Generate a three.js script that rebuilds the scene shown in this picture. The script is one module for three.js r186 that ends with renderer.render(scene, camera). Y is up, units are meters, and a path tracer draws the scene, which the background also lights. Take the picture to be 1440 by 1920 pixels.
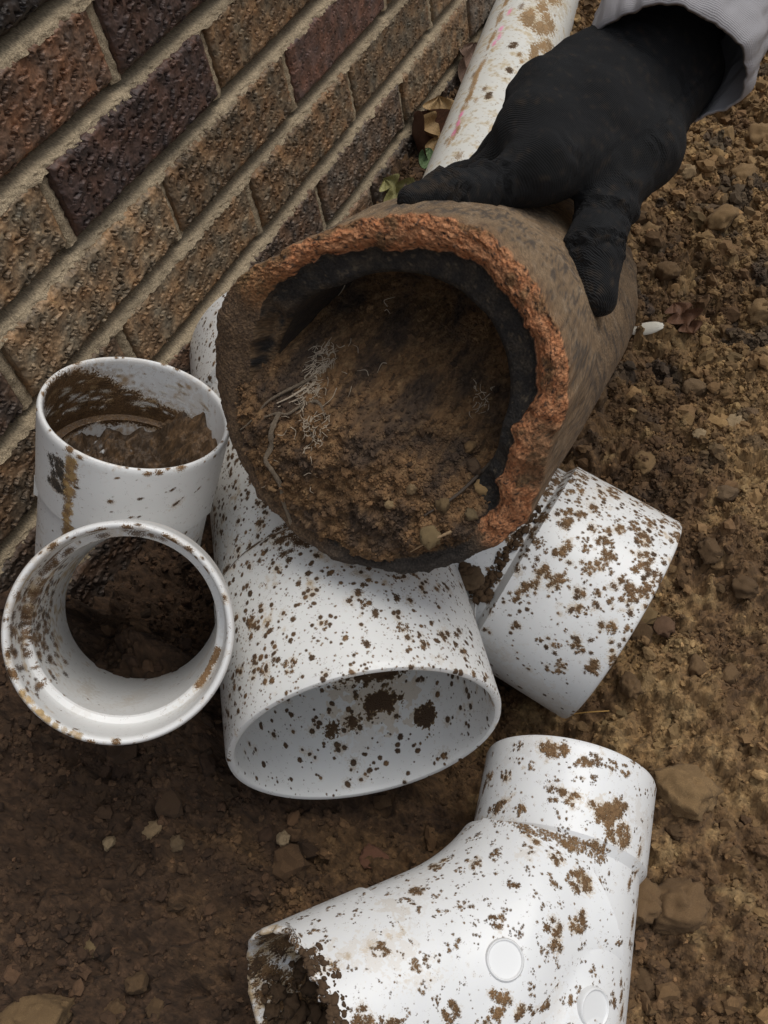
import * as THREE from 'three';
import { mergeGeometries, mergeVertices } from 'three/addons/utils/BufferGeometryUtils.js';
import { MarchingCubes } from 'three/addons/objects/MarchingCubes.js';
import { createNoise2D, createNoise3D } from 'simplex-noise';

// ───────────────────────── camera, sky, sun, exposure
const scene = new THREE.Scene();
const camera = new THREE.PerspectiveCamera(59.93, 3 / 4, 0.02, 300);
camera.position.set(0.4919, 0.1561, 0.3764);
camera.up.set(-0.2551, 0.6043, -0.7548);
camera.lookAt(0.4919 - 0.37475, 0.1561 - 0.7814, 0.3764 - 0.49897);
const renderer = new THREE.WebGLRenderer({ antialias: true });
renderer.setSize(768, 1024);
renderer.toneMapping = THREE.LinearToneMapping;
renderer.toneMappingExposure = 1.2;
renderer.shadowMap.enabled = true;
renderer.shadowMap.type = THREE.PCFSoftShadowMap;
{ // overcast sky: brightest overhead, slightly cool, soft cloud mottling
  const W = 256, H = 128, d = new Float32Array(W * H * 4), n = createNoise3D(mulberry(5));
  for (let j = 0; j < H; j++) for (let i = 0; i < W; i++) {
    const el = (j + 0.5) / H * Math.PI - Math.PI / 2, az = i / W * Math.PI * 2, s = Math.sin(el), c = Math.cos(el);
    const m = 1 + 0.12 * n(c * Math.cos(az) * 2, s * 3, c * Math.sin(az) * 2) + 0.06 * n(c * Math.cos(az) * 6, s * 8, c * Math.sin(az) * 6);
    const L = s > 0 ? 0.95 * (0.16 + 1.0 * s * s) * m : 0.12;
    const o = (j * W + i) * 4; d[o] = L * (s > 0 ? 0.94 : 0.9); d[o + 1] = L * (s > 0 ? 1.0 : 0.75); d[o + 2] = L * (s > 0 ? 1.10 : 0.55); d[o + 3] = 1;
  }
  const t = new THREE.DataTexture(d, W, H, THREE.RGBAFormat, THREE.FloatType);
  t.mapping = THREE.EquirectangularReflectionMapping; t.magFilter = THREE.LinearFilter; t.minFilter = THREE.LinearFilter; t.needsUpdate = true;
  scene.background = t; scene.environment = t;
}
const sun = new THREE.DirectionalLight(new THREE.Color(1, 0.95, 0.87), 1.5);
sun.position.set(1.3, 3.2, -1.3); sun.target.position.set(0.3, -0.4, 0);
sun.castShadow = true; sun.shadow.radius = 70; sun.shadow.mapSize.set(2048, 2048);
sun.shadow.camera.left = -1.5; sun.shadow.camera.right = 1.5; sun.shadow.camera.top = 1.5; sun.shadow.camera.bottom = -1.5; sun.shadow.camera.far = 12;
scene.add(sun, sun.target);

// ───────────────────────── helpers
function mulberry(a) { return () => { a |= 0; a = a + 0x6D2B79F5 | 0; let t = Math.imul(a ^ a >>> 15, 1 | a); t = t + Math.imul(t ^ t >>> 7, 61 | t) ^ t; return ((t ^ t >>> 14) >>> 0) / 4294967296; }; }
const n2 = createNoise2D(mulberry(11)), n3 = createNoise3D(mulberry(12));
const fbm2 = (x, y, o = 4) => { let s = 0, a = 0.5; for (let i = 0; i < o; i++) { s += a * n2(x, y); x = x * 2.03 + 7.1; y = y * 2.03 + 3.7; a *= 0.5; } return s; };
const fbm3 = (x, y, z, o = 4) => { let s = 0, a = 0.5; for (let i = 0; i < o; i++) { s += a * n3(x, y, z); x = x * 2.03 + 7.1; y = y * 2.03 + 3.7; z = z * 2.03 + 1.3; a *= 0.5; } return s; };
const clamp = (x, a = 0, b = 1) => Math.min(b, Math.max(a, x));
const ss = (a, b, x) => { const t = clamp((x - a) / (b - a)); return t * t * (3 - 2 * t); };
const mix = (a, b, t) => a + (b - a) * t;
const mixc = (a, b, t) => [mix(a[0], b[0], t), mix(a[1], b[1], t), mix(a[2], b[2], t)];
const lin = (r, g, b) => { const c = new THREE.Color().setRGB(r / 255, g / 255, b / 255, THREE.SRGBColorSpace); return [c.r, c.g, c.b]; };
const V = (x, y, z) => new THREE.Vector3(x, y, z);
function interp(xs, ys, x) { if (x <= xs[0]) return ys[0]; for (let i = 1; i < xs.length; i++) if (x <= xs[i]) return mix(ys[i - 1], ys[i], (x - xs[i - 1]) / (xs[i] - xs[i - 1])); return ys[ys.length - 1]; }
function hash2(i, j, k) { let h = Math.imul(i, 374761393) ^ Math.imul(j, 668265263) ^ Math.imul(k, 2147483647 ^ 0x5bd1e995); h = Math.imul(h ^ h >>> 13, 1274126177); h ^= h >>> 16; return (h >>> 0) / 4294967296; }
// rounded crumbs packed on a jittered grid: height 0..1
function crumbs(x, y, seed) {
  const i0 = Math.floor(x), j0 = Math.floor(y); let best = 0;
  for (let j = j0 - 1; j <= j0 + 1; j++) for (let i = i0 - 1; i <= i0 + 1; i++) {
    const px = i + hash2(i, j, seed), py = j + hash2(i, j, seed + 1), r = 0.3 + 0.5 * hash2(i, j, seed + 2), a = (x - px) ** 2 + (y - py) ** 2;
    if (a < r * r) { const v = Math.sqrt(1 - a / (r * r)) * r; if (v > best) best = v; }
  }
  return best;
}
const numbers = {};
function numbered(n) { const k = numbers[n] = (numbers[n] ?? -1) + 1; return k ? `${n}_${String(k).padStart(3, '0')}` : n; }
function tag(o, label, category, group, kind) { if (label) o.userData.label = label; if (category) o.userData.category = category; if (group) o.userData.group = group; if (kind) o.userData.kind = kind; return o; }
function thing(name, label, category, pos, group) { const o = new THREE.Group(); o.name = numbered(name); if (pos) o.position.copy(pos); scene.add(o); return tag(o, label, category, group); }
function mesh(name, geo, m, parent) { const o = new THREE.Mesh(geo, m); o.name = parent ? name : numbered(name); o.castShadow = o.receiveShadow = true; (parent ?? scene).add(o); return o; }
function std(o) { return new THREE.MeshStandardMaterial(o); }
function phys(o) { return new THREE.MeshPhysicalMaterial(o); }
function dataTex(d, w, h, srgb) { const t = new THREE.DataTexture(d, w, h, THREE.RGBAFormat, THREE.UnsignedByteType); t.wrapS = t.wrapT = THREE.RepeatWrapping; t.magFilter = THREE.LinearFilter; t.minFilter = THREE.LinearMipmapLinearFilter; t.generateMipmaps = true; if (srgb) t.colorSpace = THREE.SRGBColorSpace; t.needsUpdate = true; return t; }
const toS = (v) => { v = clamp(v); return 255 * (v <= 0.0031308 ? v * 12.92 : 1.055 * v ** (1 / 2.4) - 0.055); };
function buffer(pos, idx, uv, col) {
  const g = new THREE.BufferGeometry(); g.setAttribute('position', new THREE.Float32BufferAttribute(pos, 3));
  if (uv) g.setAttribute('uv', new THREE.Float32BufferAttribute(uv, 2));
  if (col) g.setAttribute('color', new THREE.Float32BufferAttribute(col, 3));
  g.setIndex(idx); g.computeVertexNormals(); return g;
}
function gridIdx(nu, nv, flip) { const idx = []; for (let j = 0; j < nv; j++) for (let i = 0; i < nu; i++) { const a = j * (nu + 1) + i, b = a + 1, c = a + nu + 1, d = c + 1; flip ? idx.push(a, c, b, b, c, d) : idx.push(a, b, c, b, d, c); } return idx; }
// tileable fine grain: height in all channels, and a mild colour grain
function grainTex(size, f, seed, lo, hi, srgb, oct = 4) {
  const n = createNoise3D(mulberry(seed)), d = new Uint8Array(size * size * 4);
  for (let j = 0; j < size; j++) for (let i = 0; i < size; i++) {
    let s = 0, a = 0.55, ff = f; const u = i / size, v = j / size;
    for (let o = 0; o < oct; o++) { // blend of shifted copies so that the edges meet
      const A = n(u * ff, v * ff, o), B = n((u - 1) * ff, v * ff, o), C = n(u * ff, (v - 1) * ff, o), D = n((u - 1) * ff, (v - 1) * ff, o);
      const wu = ss(0.7, 1, u), wv = ss(0.7, 1, v);
      s += a * mix(mix(A, B, wu), mix(C, D, wu), wv); a *= 0.6; ff *= 2.1;
    }
    const k = mix(lo, hi, clamp(0.5 + 0.6 * s)) * 255, o4 = (j * size + i) * 4; d[o4] = d[o4 + 1] = d[o4 + 2] = k; d[o4 + 3] = 255;
  }
  return dataTex(d, size, size, srgb);
}
const grainBump = grainTex(512, 40, 21, 0, 1, false), soilGrain = grainTex(512, 26, 22, 0.62, 1, true, 5), sandGrain = grainTex(256, 60, 23, 0.5, 1, true, 3);
const rep = (t, k) => { const c = t.clone(); c.repeat.set(k, k); c.needsUpdate = true; return c; };

// ───────────────────────── ground
const ZW = [-3, -0.74, -0.52, -0.2, 0.08, 0.165, 0.20, 0.25, 0.6], YW = [-0.42, -0.43, -0.45, -0.455, -0.465, -0.46, -0.375, -0.345, -0.33];
function groundBase(x, z) {
  const yw = interp(ZW, YW, z), s = ss(0, 0.36, x);
  let y = yw + (-0.545 - yw) * s;
  y += 0.03 * Math.exp(-(((x - 0.24) / 0.08) ** 2 + ((z - 0.12) / 0.09) ** 2)); // heap under the fittings
  y += 0.052 * Math.exp(-(((x - 0.135) / 0.042) ** 2 + ((z - 0.205) / 0.042) ** 2)); // heap that carries the tee
  const far = Math.hypot(x - 0.4, z + 0.2); y += 0.06 * ss(1, 5, far) ;
  return y;
}
function groundY(x, z) {
  let y = groundBase(x, z);
  const far = Math.hypot(x - 0.3, z);
  y += 0.022 * fbm2(x * 6 + 3, z * 6, 4) * ss(0, 0.08, x + 0.04);
  const rough = 0.35 + 0.65 * ss(-0.25, 0.35, n2(x * 3.3 + 9, z * 3.3)), back = ss(0.1, -0.5, z);
  const wx = x + 0.006 * n2(x * 55, z * 55) + 0.002 * n2(x * 190, z * 190), wz = z + 0.006 * n2(x * 55 + 9, z * 55) + 0.002 * n2(x * 190 + 9, z * 190); // ragged outlines
  y += (0.004 + 0.016 * back) * rough * crumbs(wx / 0.045, wz / 0.045, 3);
  if (far < 3) y += (0.006 + 0.010 * back + 0.010 * ss(0.38, 0.24, x)) * (0.3 + 0.7 * rough) * crumbs(wx / 0.019 + 5, wz / 0.019, 13) + 0.0075 * crumbs(wx / 0.0085, wz / 0.0085, 23) + 0.012 * fbm2(x * 38, z * 38, 4) + 0.0018 * n2(x * 240, z * 240) + 0.0012 * n2(x * 420, z * 420);
  return y;
}
const SOIL = { dry: [0.340, 0.205, 0.088], mid: [0.190, 0.106, 0.047], wet: [0.088, 0.048, 0.025], pale: [0.42, 0.28, 0.13] };  // the wet tone also carries shade painted into the colour
function soilColor(x, z) { // dry crust to the open side and at the back, freshly dug moist soil with shade painted in beside the wall, in ragged patches
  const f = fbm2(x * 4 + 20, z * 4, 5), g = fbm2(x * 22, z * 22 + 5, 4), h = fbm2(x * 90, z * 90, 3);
  const dry = clamp(0.50 + 1.7 * (x - 0.33) - 0.75 * z + (0.40 + 0.35 * ss(0.25, 0.4, x)) * (1.0 * f + 0.7 * g));  // low values also place the painted shade, by the wall and nearer
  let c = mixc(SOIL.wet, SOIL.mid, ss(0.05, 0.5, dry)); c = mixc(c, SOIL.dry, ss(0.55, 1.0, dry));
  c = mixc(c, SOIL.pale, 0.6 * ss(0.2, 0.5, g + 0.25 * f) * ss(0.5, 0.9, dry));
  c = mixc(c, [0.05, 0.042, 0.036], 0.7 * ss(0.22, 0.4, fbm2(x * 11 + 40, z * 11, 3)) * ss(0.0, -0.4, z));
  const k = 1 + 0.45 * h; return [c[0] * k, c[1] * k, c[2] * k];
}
{
  const axis = (lo, a, b, hi, step) => { const r = []; for (let x = a; x <= b + 1e-9; x += step) r.push(x); let s = step, x = b; while (x < hi) { s *= 1.06; x += s; r.push(x); } s = step; x = a; while (x > lo) { s *= 1.06; x -= s; r.unshift(x); } return r; };
  const xs = axis(-0.25, -0.02, 0.66, 90, 0.0021), zs = axis(-90, -1.0, 0.5, 90, 0.0023);
  const pos = [], uv = [], col = [];
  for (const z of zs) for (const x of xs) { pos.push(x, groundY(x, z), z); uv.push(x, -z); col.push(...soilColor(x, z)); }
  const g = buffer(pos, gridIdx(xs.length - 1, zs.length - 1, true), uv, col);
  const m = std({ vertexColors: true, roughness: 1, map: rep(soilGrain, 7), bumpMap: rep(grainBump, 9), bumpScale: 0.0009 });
  tag(mesh('ground', g, m), 'bare brown clay soil, moist and painted darker for shade beside the wall, drier to the right', 'ground', null, 'structure');
}
// loose crumbs, far too many to count
function clodGeo(seed, detail, squash = 0.75, rough = 0.22, facets = 5) {
  let g = new THREE.IcosahedronGeometry(1, detail); g.deleteAttribute('uv'); g.deleteAttribute('normal'); g = mergeVertices(g, 1e-4);
  const p = g.attributes.position, r = mulberry(seed), cuts = [];
  for (let i = 0; i < facets; i++) { const v = V(r() - 0.5, r() - 0.5, r() - 0.5).normalize(); cuts.push([v, 0.62 + 0.28 * r()]); }
  for (let i = 0; i < p.count; i++) {
    const v = V().fromBufferAttribute(p, i), d = v.clone();
    v.multiplyScalar(1 + rough * fbm3(d.x * 1.3 + seed, d.y * 1.3, d.z * 1.3, 3) * 1.7);
    for (const [n, o] of cuts) { const k = v.dot(n) - o; if (k > 0) v.addScaledVector(n, -k * 0.9); }
    v.multiplyScalar(1 + rough * 0.75 * fbm3(d.x * 3.4 + seed, d.y * 3.4, d.z * 3.4, 5) + (detail > 3 ? rough * 0.22 * fbm3(d.x * 14 + seed, d.y * 14, d.z * 14, 3) : 0));
    p.setXYZ(i, v.x, v.y * squash, v.z);
  }
  const uv = []; for (let i = 0; i < p.count; i++) uv.push(p.getX(i) + 0.3 * p.getY(i), p.getZ(i) + 0.6 * p.getY(i));
  g.setAttribute('uv', new THREE.Float32BufferAttribute(uv, 2));
  g.computeVertexNormals(); return g;
}
const gritGeo = (seed, detail, squash, rough, facets) => { const g = clodGeo(seed, detail, squash, rough, facets).toNonIndexed(); g.computeVertexNormals(); return g; };
const crumbMat = std({ color: 0xffffff, roughness: 1, map: soilGrain });
const loose = thing('loose_soil', 'loose crumbs and small lumps of brown soil scattered over the ground', 'soil crumbs'); loose.userData.kind = 'stuff';
{
  const R = mulberry(77), kinds = [0, 1, 2, 3, 4].map((i) => gritGeo(100 + i * 7, 1, 0.7 + 0.08 * i, 0.5, 5 + i % 3)), N = 32000, q = new THREE.Quaternion(), e = new THREE.Euler(), m4 = new THREE.Matrix4(), c = new THREE.Color();
  kinds.forEach((g) => {
    const im = new THREE.InstancedMesh(g, crumbMat, N); im.name = 'soil_crumb'; im.castShadow = im.receiveShadow = true; im.userData.kind = 'stuff';
    for (let i = 0; i < N; i++) {
      let x, z, keep = 0;
      for (let t = 0; t < 12 && !keep; t++) { const wide = i > 25000; x = wide ? 0.6 + R() ** 1.5 * 1.0 : 0.01 + R() * 0.66; z = wide ? -2.0 + R() * 3.2 : -1.15 + R() * 1.68; keep = R() < 0.16 + 0.84 * ss(-0.1, 0.4, fbm2(x * 5 + 60, z * 5, 3) + 0.5 * ss(0, -0.6, z) - (x < 0.3 && z > 0.2 ? 0.12 : 0)); }
      const s = 0.0008 + 0.0017 * R() ** 1.6 + (R() < 0.07 + 0.12 * ss(-0.15, -0.6, z) + 0.06 * ss(0.3, 0.2, x) ? 0.0040 * R() ** 1.3 : 0) + (R() < 0.012 * (1 + 2.5 * ss(-0.1, -0.6, z)) ? 0.008 * R() : 0);
      q.setFromEuler(e.set(R() * 6, R() * 6, R() * 6));
      m4.compose(V(x, groundY(x, z) + s * 0.1, z), q, V(s * (0.8 + 0.5 * R()), s * (0.7 + 0.4 * R()), s * (0.8 + 0.5 * R())));
      im.setMatrixAt(i, m4);
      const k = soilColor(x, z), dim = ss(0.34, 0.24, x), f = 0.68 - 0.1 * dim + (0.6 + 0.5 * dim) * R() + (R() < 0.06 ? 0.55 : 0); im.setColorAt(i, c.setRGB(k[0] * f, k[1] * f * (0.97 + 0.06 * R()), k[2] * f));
    }
    loose.add(im);
  });
}

// ───────────────────────── brick wall (face in the plane x = 0)
const COURSE = 0.0677, HALF = 0.10284, JH = 0.0108, JV = 0.0105, BH = COURSE - JH, BW = HALF * 2 - JV;
const wall = thing('brick_wall', 'weathered brown brick house wall with rough textured faces and pale mortar', 'wall');
function rugHeight(z, y) { // torn wire-cut texture: rows of overlapping curled flakes running aslant, 0 deep .. 1 proud
  const a = 0.5, u = z * Math.cos(a) - y * Math.sin(a), v = z * Math.sin(a) + y * Math.cos(a);
  const row0 = v / 0.0096 + 0.3 * n2(u / 0.03, v / 0.03), k0 = Math.floor(row0), off = hash2(k0, 3, 7), cu = u / 0.0108 + off + 0.3 * n2(u / 0.013, k0 * 1.7), cell = Math.floor(cu), cf = cu - cell;
  const row = row0 + 0.42 * (Math.abs(cf - 0.5) * 2) ** 1.6 - 0.2 + 0.10 * n2(u / 0.004, v / 0.004), k = Math.floor(row), f = row - k;
  const amp = 0.35 + 0.65 * hash2(cell, k, 5), tear = ss(-0.7, 0.1, n2(u / 0.016 + 3, v / 0.016));
  return clamp(0.62 + amp * tear * (0.34 * f + 0.30 * ss(0.70, 0.97, f) - 0.70 * (1 - ss(0.02, 0.26, f))) * (0.55 + 0.45 * Math.sin(cf * 3.14)) + 0.09 * fbm2(u / 0.006, v / 0.006, 3) - 0.06);
}
const RUGW = 0.44, RUGH = 0.22;
const rugTex = (() => { const W = 2048, H = 1024, d = new Uint8Array(W * H * 4); for (let j = 0; j < H; j++) for (let i = 0; i < W; i++) { const h = 255 * rugHeight(i / W * RUGW, j / H * RUGH), o = (j * W + i) * 4; d[o] = d[o + 1] = d[o + 2] = h; d[o + 3] = 255; } return dataTex(d, W, H, false); })();
function brickGeo(seed, strength, step) {
  const nu = Math.round(BW / step), nv = Math.round(BH / step), pos = [], uv = [], idx = gridIdx(nu, nv, false), oz = 0.11 + (seed % 2) * 0.22, oy = 0.03 + (seed % 3) * 0.07;
  const put = (z, y) => uv.push((z + oz) / RUGW, (y + oy) / RUGH);
  for (let j = 0; j <= nv; j++) for (let i = 0; i <= nu; i++) {
    const z = -(i / nu - 0.5) * BW, y = (j / nv - 0.5) * BH, ed = Math.min(BW / 2 - Math.abs(z), BH / 2 - Math.abs(y)), ez = BW / 2 - Math.abs(z);
    const inside = ss(0.001, 0.006, ez + 0.003 * n2(y * 90, seed)) * ss(0.0, 0.003, BH / 2 - Math.abs(y));
    const x = 0.0046 * strength * (rugHeight(z + oz, y + oy) - 0.62) * inside - 0.0028 * (1 - ss(0, 0.0035, ed + 0.0012 * n2(z * 160 + seed, y * 160))) + 0.0012 * fbm2(z * 12 + seed, y * 12, 2) - 0.0062 * (1 - ss(0, 0.0078 + 0.0015 * n2(z * 70, seed), y + BH / 2));
    pos.push(x, y + (Math.abs(y) > BH / 2 - 1e-5 ? 0.0008 * n2(z * 120, seed + y) : 0), z); put(z, y);
  }
  // returns into the wall
  const ring = []; for (let i = 0; i <= nu; i++) ring.push(i); for (let j = 1; j <= nv; j++) ring.push(j * (nu + 1) + nu); for (let i = nu - 1; i >= 0; i--) ring.push(nv * (nu + 1) + i); for (let j = nv - 1; j > 0; j--) ring.push(j * (nu + 1));
  const b = pos.length / 3; for (const r of ring) { pos.push(-0.06, pos[r * 3 + 1], pos[r * 3 + 2]); put(pos[r * 3 + 2] + 0.05, pos[r * 3 + 1]); }
  ring.forEach((r, i) => { const k = (i + 1) % ring.length; idx.push(r, b + i, ring[k], ring[k], b + i, b + k); });
  return buffer(pos, idx, uv);
}
{
  const variants = [[0, 1.0], [1, 1.1], [2, 0.8], [3, 0.95], [4, 1.25], [5, 0.7], [3, 0.4]].map(([s, k]) => [brickGeo(s, k, 0.00105), brickGeo(s, k, 0.0017)]);
  const plain = new THREE.BoxGeometry(0.06, BH, BW); plain.translate(-0.0305, 0, 0);
  // patchy grain of the fired face
  const S = 512, d = new Uint8Array(S * S * 4);
  for (let j = 0; j < S; j++) for (let i = 0; i < S; i++) {
    const u = i / S * 0.22, v = j / S * 0.22, f = 0.80 + 0.30 * fbm2(u * 40, v * 40, 4) + 0.22 * fbm2(u * 300, v * 300, 3), o = fbm2(u * 25 + 9, v * 25, 3), p = (j * S + i) * 4, sp = n2(u * 900, v * 900) > 0.8 ? 0.62 : 1;
    d[p] = 255 * clamp(f * sp * (1 + 0.14 * o)); d[p + 1] = 255 * clamp(f * sp); d[p + 2] = 255 * clamp(f * sp * (1 - 0.14 * o)); d[p + 3] = 255;
  }
  const bt = dataTex(d, S, S, true); bt.repeat.set(2, 1);
  const mats = {}, mat = (c) => mats[c] ??= std({ color: soft(c), roughness: 0.6, map: bt, bumpMap: rugTex, bumpScale: 0.0013 });
  const COL = { '0,1': '#3a302c', '0,-1': '#2c2829', '0,3': '#5a4636', '1,0': '#8a5a36', '1,2': '#5e3f36', '1,4': '#7a6038', '1,6': '#6a4a3c', '2,-1': '#977a4c', '2,1': '#5c3d36', '2,3': '#8a6a3c', '2,5': '#7d6742', '2,7': '#806a4a', '3,-2': '#5e4a3c', '3,0': '#a08150', '3,2': '#84663b', '3,4': '#77493c', '3,6': '#86693f', '3,8': '#7a6850', '4,-3': '#6b5138', '4,-1': '#7c6240', '4,1': '#96794c', '4,3': '#8c6a3a', '4,5': '#7a6440', '4,7': '#8a7046', '5,-2': '#5c4a38', '5,0': '#7a5a40', '5,2': '#73573f', '5,4': '#77614a', '5,6': '#8f7144', '5,8': '#7c6a54', '5,10': '#7a6a58', '6,-1': '#5e4a3c', '6,1': '#5e4d3c', '6,3': '#8f7150', '6,5': '#6c5c4c', '6,7': '#66584c', '6,9': '#6b5a48', '7,4': '#5d5046', '7,6': '#63564a' };
  const soft = (h) => { const c = new THREE.Color(h), g = (c.r + c.g + c.b) / 3; return c.lerp(new THREE.Color(g * 1.32, g * 0.92, g * 0.69), 0.55).multiplyScalar(1.5); };
  const pool = ['#7d6140', '#6b4a38', '#8d7048', '#5c3c38', '#6f5a44', '#86683e'];
  const rough = { '1,0': 1, '2,-1': 4, '3,0': 4, '3,4': 6, '6,3': 6, '4,1': 2, '1,2': 1, '2,1': 1 };
  const R = mulberry(31), rest = [], m4 = new THREE.Matrix4();
  for (let r = -22; r <= 8; r++) for (let u = -21; u <= 21; u++) {
    if ((r + u) % 2 === 0) continue;
    const y = -(r + 0.5) * COURSE, z = -u * HALF, jx = (R() - 0.5) * 0.003, jz = (R() - 0.5) * 0.004, jr = (R() - 0.5) * 0.006;
    if (r >= -1 && r <= 8 && u >= -5 && u <= 12) {
      const k = `${r},${u}`, b = mesh('brick', (r >= 7 || u > 10 || r < 0 ? plain : variants[rough[k] ?? Math.floor(R() * 5)][r >= 0 && r <= 5 && u <= 5 && u >= -2 ? 0 : 1]), mat(COL[k] ?? pool[Math.floor(R() * pool.length)]), wall);
      b.position.set(jx, y, z + jz); b.rotation.x = jr; if (R() < 0.5) { b.rotation.x += 0; b.scale.set(1, 1, 1); }
    } else rest.push([y, z + jz, R()]);
  }
  const im = new THREE.InstancedMesh(plain, std({ color: 0xffffff, roughness: 0.8, map: bt }), rest.length), c = new THREE.Color(); im.name = 'brick'; im.castShadow = im.receiveShadow = true; im.userData.kind = 'stuff';
  rest.forEach(([y, z, k], i) => { im.setMatrixAt(i, m4.makeTranslation(0, y, z)); im.setColorAt(i, c.set(pool[Math.floor(k * pool.length)])); }); wall.add(im);
  // mortar: bed joints struck to slope outwards, head joints nearly flush
  const pos = [], idx = [], uv = [];
  const strip = (nu, nv, f) => { const b = pos.length / 3; for (let j = 0; j <= nv; j++) for (let i = 0; i <= nu; i++) { const p = f(i / nu, j / nv); pos.push(...p); uv.push(p[2], p[1]); } for (const k of gridIdx(nu, nv, false)) idx.push(b + k); };
  for (let r = -22; r <= 9; r++) {
    const near = r >= -1, y0 = -r * COURSE, nu = near ? 700 : 60, L = near ? 1.9 : 4.4, zc = near ? -0.4 : 0;
    const put = (L2, zc2, nu2) => strip(nu2, near ? 12 : 4, (a, b) => {
      const z = zc2 - (a - 0.5) * L2, t = b, prof = -0.001 - 0.007 * Math.min(t, 0.3) - 0.030 * Math.max(0, t - 0.34 - 0.05 * n2(z * 20, r)) / 0.7, w = 0.0011 * n2(z * 210, t * 3 + r * 9) + 0.0016 * n2(z * 45, r * 7) + 0.0007 * n2(z * 500, t * 8 + r);
      return [prof + w, y0 - JH / 2 - 0.0015 + (JH + 0.003) * t + (t < 0.01 ? 0.0016 * n2(z * 110, r * 3) - 0.0012 : 0), z];
    });
    put(L, zc, nu); if (near) { put(0.9, -1.8, 20); put(1.65, 1.375, 30); }
  }
  for (let r = -22; r <= 8; r++) for (let u = -21; u <= 21; u++) {
    if ((r + u) % 2) continue;
    const y = -(r + 0.5) * COURSE, z0 = -u * HALF, near = r >= -1 && u > -6 && u < 13;
    strip(near ? 6 : 1, near ? 18 : 1, (a, b) => { const z = z0 - (a - 0.5) * (JV + 0.003), yy = y + (b - 0.5) * (BH + 0.001); return [-0.0042 - 0.003 * (2 * a - 1) ** 2 + 0.0012 * n2(yy * 130, z * 130) + 0.0006 * n2(yy * 500, z * 500), yy, z]; });
  }
  const mm = std({ color: new THREE.Color().setRGB(0.72, 0.565, 0.37), roughness: 1, map: rep(sandGrain, 14), bumpMap: rep(grainBump, 12), bumpScale: 0.0006 });
  mesh('mortar', buffer(pos, idx, uv), mm, wall);
  const core = new THREE.BoxGeometry(0.16, 2.2, 4.5); core.translate(-0.105, 0.42, 0);
  mesh('wall_core', core, std({ color: 0x6b5a45, roughness: 1 }), wall);
}

// ───────────────────────── pipe fittings: revolved shells with printed mud and splashes
const MUD = { drop: [0.078, 0.044, 0.022], crumb: [0.190, 0.108, 0.050], film: [0.46, 0.32, 0.16], cake: [0.140, 0.078, 0.036], black: [0.05, 0.042, 0.034], pink: [0.8, 0.22, 0.42] };
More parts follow.
